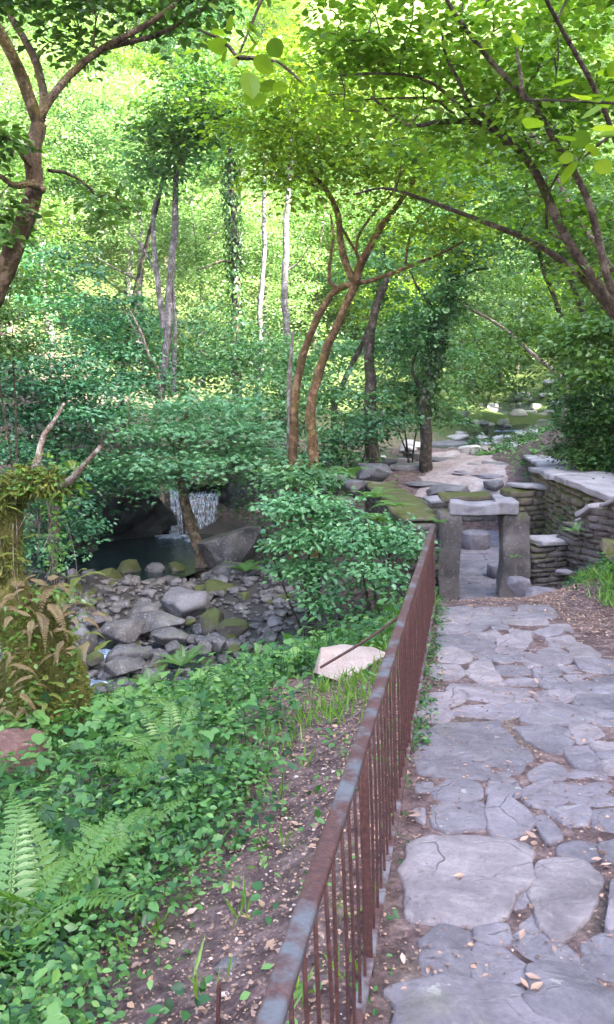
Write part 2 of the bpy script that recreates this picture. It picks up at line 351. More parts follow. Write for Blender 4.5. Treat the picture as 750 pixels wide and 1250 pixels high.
# ------------------------------------------------------------------ terrain
RAIL0 = onpath(465, 1220); RSL = .18
def rail_x(y): return -0.26 + RSL * y
def path_w(y): return np.interp(y, [-3, 4.0, 6.2, 7.4, 8.5], [2.5, 2.45, 1.75, 1.25, .92])
CT = np.array([
 (-1.0,-3,0),(-.6,0,-.12),(-.33,2,-.26),(.1,3,-.33),(.25,4,-.42),(.45,5.2,-.52),(.75,6.5,-.62),(1.0,8,-.8),(1.3,9.5,-1.1),(1.6,11,-1.4),
 (-1.8,-2,-.4),(-1.5,1,-.5),(-1.2,3,-.7),(-.9,5,-.82),(-.6,6.5,-.9),(-.3,8,-1.15),(0,9.5,-1.6),(.5,11,-2.05),
 (-3.5,-2,-.9),(-3,2,-1.0),(-2.6,4,-1.1),(-2.1,6,-1.2),(-3.3,6.2,-1.35),(-5,6,-1.6),(-1.7,8,-1.68),(-1.1,9.3,-2.0),(-.7,10.5,-2.45),(-.5,11.5,-2.65),(-2.6,9.2,-2.45),
 (-4.5,8.6,-2.5),(-3.6,10.5,-2.8),(-3,12,-2.76),(-1,13,-2.72),(0,13,-2.55),(-5,14,-2.66),(-3,15.5,-2.68),(-1.2,16,-2.5),(-4,16.8,-2.5),(-2.6,17.1,-2.52),(-5.6,16.6,-2.4),(-6,19,-3.0),(-4,20,-3.2),(-3,21,-3.1),(-7.4,19,-2.4),(-.6,18,-2.3),(.3,15.5,-2.2),(-2,18,-2.75),
 (-6.5,8,-2.0),(-7.5,12,-2.0),(-8.5,16,-1.6),(-9,20,-.5),(-12,16,0.5),(-12,22,2),(-7,23,-1.0),(-5,24.5,-1.0),
 (-2.8,23.2,-1.6),(-2.6,27,-1.55),(-1,23,-1.5),(.2,21,-1.3),(1,18,-1.4),(1.3,15,-1.5),(2,25,-1.3),(1,29,-1.5),
 (2.0,13,-2.0),(3.2,13,-2.0),(2.2,16,-2.0),(3.6,16,-2.0),(2.5,19,-2.0),(4.2,19,-2.0),
 (3,22,-1.15),(4.4,22,-1.1),(4,26,-1.15),(5.2,26,-1.15),(4.3,29.3,-1.35),
 (2.5,28.8,-1.62),(5.3,31.5,-1.68),(7.4,35,-1.6),(9.4,38.5,-1.4),(10.6,43,-.9),(11.6,49,.0),(13,56,2),(3,33,-1.1),(5,36,-1.0),(7,40,-.7),(8.4,46,.1),(8.4,31,-.7),(10.4,35,-.5),(12.4,39,.3),(13.4,46,1.2),(2,40,.2),(5,46,1.5),(8,53,2.5),
 (4.0,13.6,-1.65),(4.7,13.2,-1.4),(5.0,12.2,-.9),(3.3,10.2,-.75),(3.9,10,-.25),(5.2,10,.9),(3.4,8,-.3),(4.0,6.5,.2),(3.2,4.5,0.0),(4.2,3,.7),(3.0,1,.1),(4.2,0,.8),(3.3,-3,.6),
 (6,14.8,-.1),(6.6,18,-.2),(6.4,22,-.4),(7.2,27,-.7),(7,15,1.2),(8,18,1.8),(8.6,24,1.4),(10,29,.9),(8,10,3.5),(8,3,4.5),(8,-4,4.5),
 (16,0,16),(16,10,13.5),(16,20,8),(17,32,4.5),(18,44,5),(27,-15,37),(27,0,36),(27,12,27),(27,24,15),(28,38,12),(30,50,14),(16,-15,17),(27,-30,37),(15,-30,16),  # unseen right-hand ridge, raised to shade the path, lowered where sun should pass
 (-20,20,6),(-20,35,9),(-12,30,3.5),(-6,32,.2),(-4,38,1.2),(0,40,1.0),(2,36,-.5),(0,50,7),(-10,50,11),(9,60,3.5),(16,58,11),(0,65,18),(-20,60,24),(24,72,26),(10,78,14),
 (-35,30,20),(-35,0,14),(-25,-5,6),(-15,0,-1),(-12,8,-1.5),(-12,-12,-1),(0,-15,1.5),(8,-15,4),(0,-40,6),(-40,-40,18),(40,-40,44),(-70,20,40),(-70,80,60),(0,110,48),(70,110,60),(60,22,38),(70,45,45),(-70,120,70),(40,120,52),
], float)
def tps_fit(C):
    n = len(C); d = np.linalg.norm(C[:, None, :2] - C[None, :, :2], axis=2); K = np.where(d > 0, d * d * np.log(d + 1e-12), 0) + np.eye(n) * .02
    P = np.c_[np.ones(n), C[:, :2]]; A = np.block([[K, P], [P.T, np.zeros((3, 3))]])
    return np.linalg.solve(A, np.r_[C[:, 2], 0, 0, 0])
TW = tps_fit(CT)
def sstep(x): x = np.clip(x, 0, 1); return x * x * (3 - 2 * x)
def H(x, y):
    x = np.atleast_1d(np.asarray(x, float)); y = np.atleast_1d(np.asarray(y, float)); out = np.zeros(x.shape)
    fx, fy = x.ravel(), y.ravel(); z = np.empty(len(fx))
    for s in range(0, len(fx), 20000):
        a, b = fx[s:s + 20000], fy[s:s + 20000]; d2 = (a[:, None] - CT[None, :, 0]) ** 2 + (b[:, None] - CT[None, :, 1]) ** 2
        z[s:s + 20000] = (d2 * .5 * np.log(d2 + 1e-12)) @ TW[:len(CT)] + TW[-3] + TW[-2] * a + TW[-1] * b
    P = np.c_[fx, fy, np.zeros(len(fx))]
    amp = np.clip((np.hypot(fx, fy) - 2) * .012, .03, .5)
    z += fnoise(P, 1.3, 5, 3) * amp
    s = fx - rail_x(fy); wd = path_w(fy)
    m = sstep(1 - np.maximum(np.maximum(-s - .12, s - wd), 0) / .45) * sstep((9.0 - fy) / .5)
    z = z * (1 - m) + (PK * fy - .012 + fnoise(P, 9, 6, 2) * .005) * m
    # court floor beyond the gateway
    cx = np.maximum(np.maximum(1.75 + (fy - 13) * .12 - fx, fx - (3.55 + (fy - 13) * .13)), 0)
    m2 = sstep(1 - cx / .4) * sstep((fy - 11.6) / .8) * sstep((19.9 - fy) / .5)
    z = z * (1 - m2) + (-2.08) * m2
    return z.reshape(x.shape)
def h1(x, y): return float(H([x], [y])[0])
def onground(px, py):
    d = ray(px, py); ts = np.geomspace(1.2, 120, 900); P = CAM + ts[:, None] * d; g = H(P[:, 0], P[:, 1])
    k = np.argmax(P[:, 2] < g); return P[k] if P[k, 2] < g[k] else P[-1]
def sgrid(lo, hi, c, n, b):
    f = lambda v: np.arcsinh((v - c) / b); return c + b * np.sinh(np.linspace(f(lo), f(hi), n))
gx = sgrid(-95, 95, 0, 330, 4.0); gy = sgrid(-55, 150, 8, 420, 7.0)
GX, GY = np.meshgrid(gx, gy); GZ = H(GX, GY); nx, ny = len(gx), len(gy)
i = np.arange(ny - 1)[:, None] * nx + np.arange(nx - 1)[None]
mb = MB(); mb.add(np.c_[GX.ravel(), GY.ravel(), GZ.ravel()], np.stack([i, i + 1, i + nx + 1, i + nx], -1).reshape(-1, 4))
kind(mb.build('ground', M_EARTH), 'structure')

# ------------------------------------------------------------------ paved path
Z1 = lambda L: [(500 + a / 3, 730 + b / 3) for a, b in L]
Z2 = lambda L: [(470 + a / 2.679, 880 + b / 2.679) for a, b in L]
Z3 = lambda L: [(440 + a / 2.419, 1050 + b / 2.419) for a, b in L]
Z4 = lambda L: [(375 + a / 2, 800 + b / 2) for a, b in L]
ST = []
for p in ([(110,34),(235,30),(230,60),(115,60)],[(240,30),(390,28),(400,70),(330,68),(238,62)],[(395,28),(520,30),(540,68),(470,74),(405,70)],
 [(108,62),(215,66),(218,92),(140,95),(108,88)],[(222,66),(325,72),(328,95),(230,98)],[(335,75),(500,78),(498,98),(405,95),(360,92)],[(108,95),(210,98),(208,125),(160,130),(108,128)],
 [(215,100),(300,97),(255,125),(215,124)],[(300,97),(352,95),(358,108),(310,113)],[(258,128),(310,115),(345,145),(300,152),(258,140)],[(370,110),(450,92),(470,120),(435,132),(380,125)],
 [(455,122),(520,106),(560,116),(550,130),(500,140)],[(505,100),(580,94),(600,120),(560,112)],[(105,140),(235,130),(245,150),(238,190),(190,185),(108,175)],[(250,148),(300,155),(325,180),(300,205),(245,195)],
 [(330,150),(380,130),(445,140),(430,175),(390,195),(320,200),(315,190)],[(440,165),(500,145),(505,168),(455,190),(435,180)],[(508,145),(590,134),(604,165),(570,175),(515,175)],
 [(95,190),(160,180),(215,200),(220,225),(190,235),(110,225)],[(225,205),(300,208),(300,230),(230,230)],[(308,205),(365,208),(372,225),(340,235),(310,222)],[(375,205),(440,188),(460,195),(430,225),(385,225)],
 [(425,225),(480,192),(540,178),(585,205),(585,230),(520,248),(440,250)],[(80,240),(185,245),(195,270),(170,295),(80,290)],[(205,270),(240,235),(305,240),(338,305),(330,318),(265,312)],
 [(318,250),(420,252),(455,272),(400,280),(335,278)],[(345,285),(410,285),(465,300),(460,318),(350,315)],[(460,262),(535,255),(555,275),(500,290),(465,292)],[(475,300),(555,288),(590,325),(580,332),(490,322)],
 [(545,248),(610,240),(665,265),(580,272)],[(575,278),(665,275),(670,298),(590,302)],[(580,180),(625,160),(700,212),(640,222),(600,218)],[(610,228),(700,220),(790,235),(800,268),(690,272),(640,260)],
 [(680,290),(800,280),(800,322),(690,308)],[(600,312),(670,310),(800,332),(800,350),(610,345)],[(160,310),(260,320),(340,324),(440,332),(448,370),(340,375),(200,362),(150,335)],
 [(465,345),(540,333),(605,348),(600,365),(540,378),(475,368)],[(75,345),(185,345),(188,370),(150,390),(60,375)],[(615,355),(800,354),(800,405),(680,410),(615,385)],[(40,395),(130,390),(160,425),(120,450),(40,435)],
 [(175,395),(330,380),(440,388),(430,420),(380,430),(350,440),(250,430),(190,425)],[(450,385),(560,382),(665,415),(670,440),(600,455),(500,460),(415,445),(435,415)],[(685,418),(800,412),(800,468),(680,460)]):
    ST.append((Z1(p), 0))
for p in ([(110,45),(180,10),(380,2),(400,40),(470,110),(440,160),(385,185),(250,175),(105,160)],[(425,18),(560,12),(615,40),(588,98),(540,92),(470,56)],[(608,15),(680,10),(705,45),(690,65),(630,70)],
 [(480,170),(540,138),(580,155),(580,185),(510,198),(482,190)],[(597,90),(665,82),(670,105),(603,113)],[(605,120),(680,112),(705,150),(640,150)],[(590,165),(640,155),(720,160),(705,190),(595,188)],
 [(678,74),(790,70),(790,95),(690,97)],[(698,102),(790,98),(790,125),(705,122)],[(715,135),(790,130),(790,165),(725,165)],[(165,220),(230,190),(300,205),(303,245),(260,258),(175,245)],
 [(345,195),(425,195),(435,235),(400,243),(345,230)],[(465,225),(500,203),(560,210),(590,245),(540,280),(470,265)],[(575,200),(740,200),(800,240),(800,272),(680,275),(605,252)],
 [(165,275),(200,268),(310,272),(318,335),(210,355),(168,335)],[(340,247),(420,260),(470,320),(475,340),(400,380),(345,350)],[(550,282),(640,278),(660,290),(662,330),(600,338),(550,298)],
 [(685,290),(800,282),(800,360),(690,345)],[(490,330),(530,315),(575,380),(530,390)],[(585,405),(640,395),(695,405),(690,440),(640,458),(580,450)],[(715,410),(790,385),(790,460),(725,450)],
 [(100,290),(130,285),(128,325),(105,315)],[(105,205),(150,200),(150,225),(110,225)]):
    ST.append((Z2(p), 0))
for p, dz in (([(245,470),(300,450),(400,435),(520,455),(548,490),(535,530),(500,590),(490,620),(460,640),(380,655),(260,640),(255,560)], .006), ([(512,580),(558,512),(564,540),(552,615),(505,612)], -.02),
 ([(568,492),(620,500),(680,510),(713,545),(690,590),(672,640),(650,678),(612,690),(566,640),(558,580)], .004), ([(690,620),(725,575),(722,640),(715,676),(675,672)], -.02), ([(740,560),(790,550),(790,660),(728,668)], .02)):
    ST.append((Z4(p), dz))
for p, dz in (([(475,185),(520,148),(580,158),(582,185),(520,200),(480,200)],0),([(190,235),(240,198),(315,215),(318,245),(280,258),(200,248)],0),([(350,195),(425,195),(435,235),(400,240),(350,230)],0),
 ([(460,225),(500,205),(560,215),(630,275),(635,310),(560,300),(465,262)],0),([(190,270),(240,262),(325,265),(330,325),(230,345),(192,335)],0),([(345,247),(420,260),(468,300),(475,335),(400,365),(345,340)],0),
 ([(675,240),(720,218),(800,225),(800,270),(680,265)],0),([(665,285),(700,275),(800,290),(800,355),(670,320)],0),([(500,330),(550,310),(665,332),(690,385),(800,392),(800,490),(650,488),(550,450),(510,405),(540,390)],.01),
 ([(95,395),(200,370),(270,350),(400,365),(460,385),(488,420),(468,470),(440,500),(440,570),(80,570),(120,450)],.004),([(505,445),(560,475),(640,502),(640,570),(480,570)],0),([(655,500),(800,500),(800,570),(655,570)],0)):
    ST.append((Z3(p), dz))
SQ = [(np.array([onpath(a, b) for a, b in P])[:, :2], dz) for P, dz in ST]
# stones of the path that lie outside the picture (behind and beside the camera)
for yy in np.arange(-3.2, 7.2, .42):
    for k in range(7):
        y = yy + rng.uniform(-.05, .05); x = rail_x(y) + .25 + k * .37 + rng.uniform(-.04, .04)
        if x - rail_x(y) > path_w(y) - .15: continue
        if y > .55:
            d = np.array([x, y, PK * y]) - CAM; fy_ = d[1] * math.cos(PITCH) - d[2] * math.sin(PITCH)
            if 375 + FPX * d[0] / fy_ < 775 and y > 1.5: continue
            if min(np.hypot(*(q.mean(0) - (x, y))) for q, _ in SQ) < .36: continue
        aa = np.sort(rng.uniform(0, 6.28, 7) * .25 + np.arange(7) * .9); rr = rng.uniform(.15, .2, 7)
        SQ.append((np.c_[x + rr * np.cos(aa), y + rr * np.sin(aa)], rng.uniform(-.01, .02)))
def chaikin(P, k):
    for _ in range(k):
        Q = np.roll(P, -1, 0); P = np.stack([P * .88 + Q * .12, P * .12 + Q * .88], 1).reshape(-1, 2)
    return P
def slab(mb, P, dz, seed, base=None, thick=.07, edge=.02):
    if np.sum(P[:, 0] * np.roll(P[:, 1], -1) - P[:, 1] * np.roll(P[:, 0], -1)) < 0: P = P[::-1]
    c0 = P.mean(0); e = P - c0; P = c0 + e * (1 + .035 / np.maximum(np.linalg.norm(e, axis=1), .06))[:, None]; P = chaikin(P, 2); seg = np.linalg.norm(np.roll(P, -1, 0) - P, axis=1); L = seg.sum(); n = int(np.clip(L / .028, 28, 110))
    s = np.r_[0, np.cumsum(seg)]; Pc = np.vstack([P, P[:1]]); t = np.linspace(0, L, n, endpoint=False)
    P = np.c_[np.interp(t, s, Pc[:, 0]), np.interp(t, s, Pc[:, 1])]; c = P.mean(0)
    q = np.c_[P, np.zeros(n)]; P = P + np.c_[fnoise(q, 16, seed, 3), fnoise(q, 16, seed + 9, 3)] * min(.022, L * .011)
    r = np.random.default_rng(seed); tilt = r.normal(0, .012, 2); size = np.sqrt(L)
    rings = [(1.0, -thick), (1.0, -.012), (1, -.003), (1, .001), (1, .002), (1, .003), (.5, .004), (.25, .004), (.1, .004)]; V = []
    ed = min(.14, edge / max(L / 6.28, .05))
    sc = [1, 1 - .12 * ed, 1 - .35 * ed, 1 - .7 * ed, 1 - 1.4 * ed, .74, .5, .26, .1]
    for (s0, z), s1 in zip(rings, sc):
        X = c + (P - c) * s1; b = PK * X[:, 1] if base is None else np.full(n, base)
        zz = b + dz + z + (X - c) @ tilt * (z > -.05)
        if z > -.05:
            q = np.c_[X, np.zeros(n)]; q2 = fnoise(q, 4.5, seed + 3, 3) * 2.2; zz += (np.floor(q2) + sstep((q2 - np.floor(q2) - .75) * 4)) * .006 + fnoise(q, 22, seed + 5, 3) * .004
        V.append(np.c_[X, zz])
    V.append(np.array([[c[0], c[1], V[-1][:, 2].mean()]])); m = len(rings)
    i = np.arange(m - 1)[:, None] * n + np.arange(n)[None]; j = np.arange(m - 1)[:, None] * n + (np.arange(n)[None] + 1) % n
    F = np.stack([i, j, j + n, i + n], -1).reshape(-1, 4); k = (m - 1) * n
    V = np.vstack(V); F3 = np.array([[k + q, k + (q + 1) % n, m * n] for q in range(n)]); a = r.random()
    mb.add(V[:2 * n], F[:n], a); mb.add(V[n:], [F[n:] - n, F3 - n], a)      # sides and top kept apart: a hard edge
mb = MB()
for k, (P, dz) in enumerate(SQ): slab(mb, P, dz, 100 + k * 7)
kind(mb.build('path', M_FLAG), 'structure')
# paving of the court behind the gateway
mb = MB()
for r_, yy in enumerate(np.arange(12.9, 19.6, .62)):
    x0 = 1.85 + (yy - 13) * .12; x1 = 3.5 + (yy - 13) * .13; c = [x0] + sorted(x0 + (x1 - x0) * np.array([.36, .68]) + rng.uniform(-.12, .12, 2)) + [x1]
    for k in range(3):
        P = np.array([(c[k] + .012, yy), (c[k + 1] - .012, yy + rng.uniform(-.04, .04)), (c[k + 1] + .04, yy + .6), (c[k] + .06, yy + .6)]) + rng.uniform(-.015, .015, (4, 2))
        slab(mb, P, -2.02, 900 + r_ * 5 + k, base=0.0)
kind(mb.build('court_pavement', M_FLAG), 'structure')

def terr_mat():
    s = N('pale_trodden_earth'); a = s.noise(1.4, 8, .65); b = s.noise(8, 9, .7)
    s.l(s.mix(1.0, s.ramp(a, [(.35, (.20, .15, .14)), (.55, (.30, .25, .24)), (.7, (.36, .33, .33))]), s.ramp(b, [(.3, .7), (.7, 1.2)]), 'MULTIPLY'), s.b.inputs['Base Color']); s.b.inputs['Roughness'].default_value = .95; s.bump(b, .8, .03); return s.m
gx_ = np.linspace(0, 1, 40); gy_ = np.linspace(20.6, 29.2, 70); U, Yg = np.meshgrid(gx_, gy_); lo = np.interp(Yg, [20, 24, 29.2], [2.3, 2.5, 3.4]); hi = np.interp(Yg, [20, 24, 29.2], [4.9, 5.5, 6.3])
nzt = fnoise(np.c_[Yg.ravel(), 0 * Yg.ravel(), 0 * Yg.ravel()], 1.5, 8, 3).reshape(Yg.shape) * .3; Xg = lo + nzt + (hi - lo) * U; Zg = H(Xg, Yg) + .03 - .16 * np.abs(2 * U - 1) ** 6
i = np.arange(69)[:, None] * 40 + np.arange(39)[None]; mb = MB(); mb.add(np.c_[Xg.ravel(), Yg.ravel(), Zg.ravel()], np.stack([i, i + 1, i + 41, i + 40], -1).reshape(-1, 4)); kind(mb.build('terrace', terr_mat()), 'structure')
# ------------------------------------------------------------------ water
def sheet(name, poly, z, mat, n=26, amp=.01, label=None, zf=None):
    P = np.array(poly, float); c = P.mean(0); P = chaikin(P, 3); m = len(P); V = [np.r_[c, 0][None]]; 
    for k in range(1, n + 1): V.append(np.c_[c + (P - c) * k / n, np.zeros(m)])
    V = np.vstack(V); V[:, 2] = (z if zf is None else zf(V[:, 0], V[:, 1])) + fnoise(V, 7, 3, 3) * amp
    F3 = np.array([[0, 1 + q, 1 + (q + 1) % m] for q in range(m)]); F = [[1 + (k * m) + q, 1 + (k + 1) * m + q, 1 + (k + 1) * m + (q + 1) % m, 1 + k * m + (q + 1) % m] for k in range(n - 1) for q in range(m)]
    mb = MB(); mb.add(V, [F3, np.array(F)]); return kind(mb.build(name, mat), 'structure')
sheet('pool_water', [(-7, 17), (-5, 16.9), (-2.6, 17.2), (-1.9, 18.6), (-1.6, 22), (-2.4, 22.9), (-6, 23), (-8, 20)], -2.56, M_POOL)
sheet('stream_water', [(-6, 7.5), (-2.2, 9.6), (.6, 12.2), (1.0, 15.5), (-.4, 17.6), (-3, 17.6), (-7.5, 16), (-8, 10)], -2.78, M_STREAM, amp=.02)
sheet('upper_stream_water', [(-3.6, 22.8), (-2.0, 22.8), (-.6, 26), (2.6, 28), (5.8, 30.6), (8.2, 34.3), (10.2, 38), (11.4, 43), (12.2, 49), (11.2, 49.5), (9.8, 43.5), (8.4, 39), (6.4, 35.6), (4.6, 32.4), (2.2, 30), (-.4, 29), (-2.8, 26.5)], 0, M_STREAM,
      zf=lambda x, y: np.interp(y, [22, 31, 35, 38.5, 43, 49], [-1.42, -1.42, -1.36, -1.18, -.7, .15]))

# ------------------------------------------------------------------ foliage engine
def T_oval(wd=.62, fold=.08):
    return (np.array([[0, 0, 0], [-.5 * wd, .36, fold], [0, .36, 0], [.5 * wd, .36, fold], [-.36 * wd, .72, fold * .7], [0, .72, -.01], [.36 * wd, .72, fold * .7], [0, 1, -.05]]),
            [np.array([[0, 2, 1], [0, 3, 2], [4, 5, 7], [5, 6, 7]]), np.array([[1, 2, 5, 4], [2, 3, 6, 5]])])
def T_round():
    a = np.linspace(0, 2 * np.pi, 11)[:-1]; P = np.c_[.46 * np.sin(a), .5 - .5 * np.cos(a), .05 * np.abs(np.sin(a))]; P = np.vstack([P, [[0, .5, -.02], [0, 1.12, -.04]]]); P[5] = [0, 1.1, -.03]
    return (P[:11], [np.array([[10, q, (q + 1) % 10] for q in range(10)])])
def T_dia(wd=.5, fold=.10): return (np.array([[0, 0, 0], [.5 * wd, .48, fold], [0, 1, -.04], [-.5 * wd, .48, fold]]), [np.array([[0, 1, 2, 3]])])
def T_lobed():
    ang = np.radians([-105, -50, 0, 50, 105]); ln = [.42, .62, .72, .62, .42]; V = [[0, .28, 0]]
    na = np.radians([-150, -78, -25, 25, 78, 150]); nl = [.2, .24, .28, .28, .24, .2]
    for a, l in zip(ang, ln): V.append([l * math.sin(a), .28 + l * math.cos(a), -.06])
    for a, l in zip(na, nl): V.append([l * math.sin(a), .28 + l * math.cos(a), .03])
    return (np.array(V), [np.array([[0, 6 + k, 1 + k, 7 + k] for k in range(5)])])
def T_tri():     # three-leaflet bramble leaf
    V, F = T_oval(.7); out = []; fs = [[], []]
    for k, (a, s) in enumerate(((0, .6), (1.25, .5), (-1.25, .5))):
        W = V * s; W = rotz(W, a); W[:, 1] += .34; out.append(W); fs[0].append(F[0] + 8 * k); fs[1].append(F[1] + 8 * k)
    return (np.vstack(out), [np.vstack(fs[0]), np.vstack(fs[1])])
OVAL, NARROW, ROUND, DIA, LOBED, TRI = T_oval(), T_oval(.4), T_round(), T_dia(), T_lobed(), T_tri()
DIAW = T_dia(.72)
def unit(A): return A / (np.linalg.norm(A, axis=-1, keepdims=True) + 1e-9)
def scatter(mb, tm, P, Y, Nn, S, val, m=0):
    Y = unit(Y); X = unit(np.cross(Y, Nn)); Z = np.cross(X, Y); tv, tf = tm; k = len(tv)
    V = P[:, None] + (tv[None, :, 0:1] * X[:, None] + tv[None, :, 1:2] * Y[:, None] + tv[None, :, 2:3] * Z[:, None]) * S[:, None, None]
    base = (np.arange(len(P)) * k)[:, None, None]; v0 = mb.n
    first = True
    for f in tf:
        F = (f[None] + base).reshape(-1, f.shape[1]); a = np.repeat(val, len(f))
        mb.f.append(F + v0); mb.a.append(a); mb.m.append(np.full(len(F), m))
    mb.v.append(V.reshape(-1, 3)); mb.n += len(P) * k
def foliage(mb, C, Rr, nl, tm, size, r, flat=.10, droop=.3, vm=.5, vs_=.18, tilt=.34, gslope=.25, m=0, zv=0.0):
    C = np.asarray(C, float); M = len(C); Rr = np.broadcast_to(Rr, (M,)); cv = np.clip(vm + r.normal(0, vs_, M), 0, 1)
    cv = cv + .16 * fnoise(C, 1.1, 77, 2)
    if zv: cv = cv + zv * (C[:, 2] - C[:, 2].mean()) / (np.ptp(C[:, 2]) + .1)
    g = r.normal(0, gslope, (M, 2)); ix = np.repeat(np.arange(M), nl); n = len(ix)
    rad = np.sqrt(r.random(n)) * Rr[ix]; an = r.random(n) * 6.283; dx, dy = np.cos(an), np.sin(an)
    lx, ly = rad * dx, rad * dy
    lz = r.normal(0, flat, n) * Rr[ix] - droop * rad * rad / Rr[ix] + g[ix, 0] * lx + g[ix, 1] * ly
    P = C[ix] + np.c_[lx, ly, lz]
    Y = np.c_[dx + r.normal(0, .6, n), dy + r.normal(0, .6, n), -.25 + r.normal(0, .3, n)]
    Nn = np.c_[r.normal(0, tilt, n) - g[ix, 0], r.normal(0, tilt, n) - g[ix, 1], np.ones(n)]
    scatter(mb, tm, P, Y, Nn, size * r.uniform(.65, 1.25, n), np.clip(cv[ix] + r.normal(0, .12, n), 0, 1), m)
def blob_pts(c, rad, n, r, layer=.5):
    d = unit(r.normal(size=(n, 3))) * (r.random(n) ** .42)[:, None]; P = d * np.array(rad)
    if layer: P[:, 2] = np.round((P[:, 2] + .25 * P[:, 0] * r.normal() * .3) / layer) * layer + r.normal(0, layer * .13, n)
    return P + np.array(c)
def pblob(px, py, Y, rx, ry, rd=None):      # ellipsoid given by its place and size in the photo
    c = at(px, py, Y); k = Y / FPX; return c, (rx * k, (rd if rd else max(rx, ry) * k * .8), ry * k)

class Tree:
    def __init__(s, name, label, cat, base, bark, group=None, seed=0):
        s.r = np.random.default_rng(seed + 500); s.t = thing(name, label, cat, base, group); s.base = np.array(base, float); s.bark = bark; s.nodes = []; s.seed = seed
        s.limbs = []; s.cl = []; s.nl = 0
    def limb(s, pts, r0, r1, part=None, seg=9, wob=.10, flare=0.0, power=1.0, mat=None):
        mb = MB(); L = sum(np.linalg.norm(np.subtract(a, b)) for a, b in zip(pts[1:], pts[:-1]))
        P = smooth_line(pts, max(8, int(L / .12))); n3 = np.stack([fnoise(P, 1.6, s.seed + 31 * s.nl + k, 3) for k in range(3)], 1)
        t = np.linspace(0, 1, len(P)); P = P + n3 * (r0 * .55) * np.minimum(1, t * 6)[:, None]
        C = tube(mb, P, r0, r1, seg, len(P), wob, s.seed + s.nl, flare=flare, power=power); s.nl += 1
        s.nodes += list(C[len(C) // 3:]); mb.build(part or ('trunk' if s.nl == 1 else 'branch'), mat or s.bark, s.t); return C
    def fork(s, C, k, dirn, length, r0, r1, rise=.35):     # side branch from node k of a limb
        p = C[k]; d = unit(np.array(dirn, float)); q = [p, p + d * length * .35 + [0, 0, rise * length * .12], p + d * length * .7 + [0, 0, rise * length * .3], p + d * length + [0, 0, rise * length * .6]]
        return s.limb(q, r0, r1, seg=6)
    def blobs(s, *bl):     # (center, radii, n)
        for c, rad, n in bl: s.cl.append(blob_pts(c, rad, n, s.r))
    def crown(s, mat, tm, size, nl, Rr=(.3, .55), part='crown', twig_mat=None, twigs=True, **kw):
        C = np.vstack(s.cl); mb = MB(); foliage(mb, C, s.r.uniform(*Rr, len(C)), nl, tm, size, s.r, **kw)
        if twigs and s.nodes:
            nodes = [np.array(p) for p in s.nodes]; A = np.array(nodes); order = np.argsort(np.array([np.min(np.linalg.norm(A - c, axis=1)) for c in C]))
            buf = np.zeros((len(A) + 4 * len(C), 3)); buf[:len(A)] = A; nn = len(A)
            for k in order:
                d = np.linalg.norm(buf[:nn] - C[k], axis=1) + .6 * np.maximum(0, buf[:nn, 2] - C[k][2]); j = np.argmin(d); p = buf[j].copy(); L = np.linalg.norm(C[k] - p)
                if L < .12: continue
                mid = (p + C[k]) / 2 + s.r.normal(0, .07, 3) * L + [0, 0, .08 * L]; mid2 = mid * .4 + C[k] * .6 + s.r.normal(0, .03, 3) * L
                tube(mb, [p, mid, mid2, C[k]], .005 + .0075 * min(L, 2), .003, 4, 6, m=1); buf[nn:nn + 3] = [mid, mid2, C[k]]; nn += 3
        s.cl = []
        return mb.build(part, [mat, twig_mat or s.bark], s.t, smooth=False)
def L(*p): return [at(*q) for q in p]
def gbase(px, py, Y, dz=-.1):
    b = at(px, py, Y); return np.array([b[0], b[1], h1(b[0], b[1]) + dz])

# ------------------------------------------------------------------ railing
def railp(y, hgt, dx=0.0): return np.array([rail_x(y) + dx - .028 * hgt / .79, y, PK * y + hgt])
Y0, Y1 = .35, 8.1
t = thing('iron_railing', 'long rusty iron railing of thin bars along the left edge of the stone path', 'railing', railp(.35, 0))
def beam(name, a, b, wx, wz, mat, parent, n=60, seed=0, noise=.002):
    mb = MB(); tt = np.linspace(0, 1, n)[:, None]; C = a * (1 - tt) + b * tt; prof = [(-1, -.7), (-.7, -1), (.7, -1), (1, -.7), (1, .7), (.7, 1), (-.7, 1), (-1, .7)]
    V = np.stack([C + np.array([p * wx, 0, q * wz]) for p, q in prof], 1); V = V.reshape(-1, 3) + fnoise(V.reshape(-1, 3), 9, seed, 2)[:, None] * noise
    i = np.arange(n - 1)[:, None] * 8 + np.arange(8)[None]; j = np.arange(n - 1)[:, None] * 8 + (np.arange(8)[None] + 1) % 8
    F = np.stack([i, i + 8, j + 8, j], -1).reshape(-1, 4); k = (n - 1) * 8
    mb.add(V, [F[:, ::-1], np.array([[0, q + 1, q] for q in range(1, 7)] + [[k, k + q, k + q + 1] for q in range(1, 7)])]); return mb.build(name, mat, parent)
beam('handrail', railp(Y0, .79), railp(Y1, .79), .022, .012, M_RAIL, t)
beam('bottom_rail', railp(Y0, .05), railp(Y1, .05), .019, .006, M_KERBIRON, t)
ys = np.arange(Y0 + .05, Y1, .128)
for k, y in enumerate(ys):
    mb = MB(); a, b = railp(y, .05), railp(y, .78); j = rng.normal(0, .003, 2); tube(mb, [a, (a + b) / 2 + [j[0], j[1], 0], b], .0056, .0056, 6, 5); mb.build('baluster', M_RUST, t)
for y in (.6, 2.55, 4.45, 6.3, 8.05):
    mb = MB(); V, F = rbox((.013, .013, .43), .004, 5, .001, 20, int(y * 10)); p = railp(y, .36); V[:, 0] -= V[:, 2] * .035; mb.add(V + p, F); mb.build('post', M_RUST, t)
bd = onground(425, 832)
top = railp(6.75, .40); low = at(391, 815, bd[1] - .12)
mb = MB(); tube(mb, [low, (low + top) / 2 - [0, 0, .03], top], .011, .011, 7, 14); mb.build('brace', M_RUST, t, label='thin rusty brace slanting from the railing down to the pale boulder')
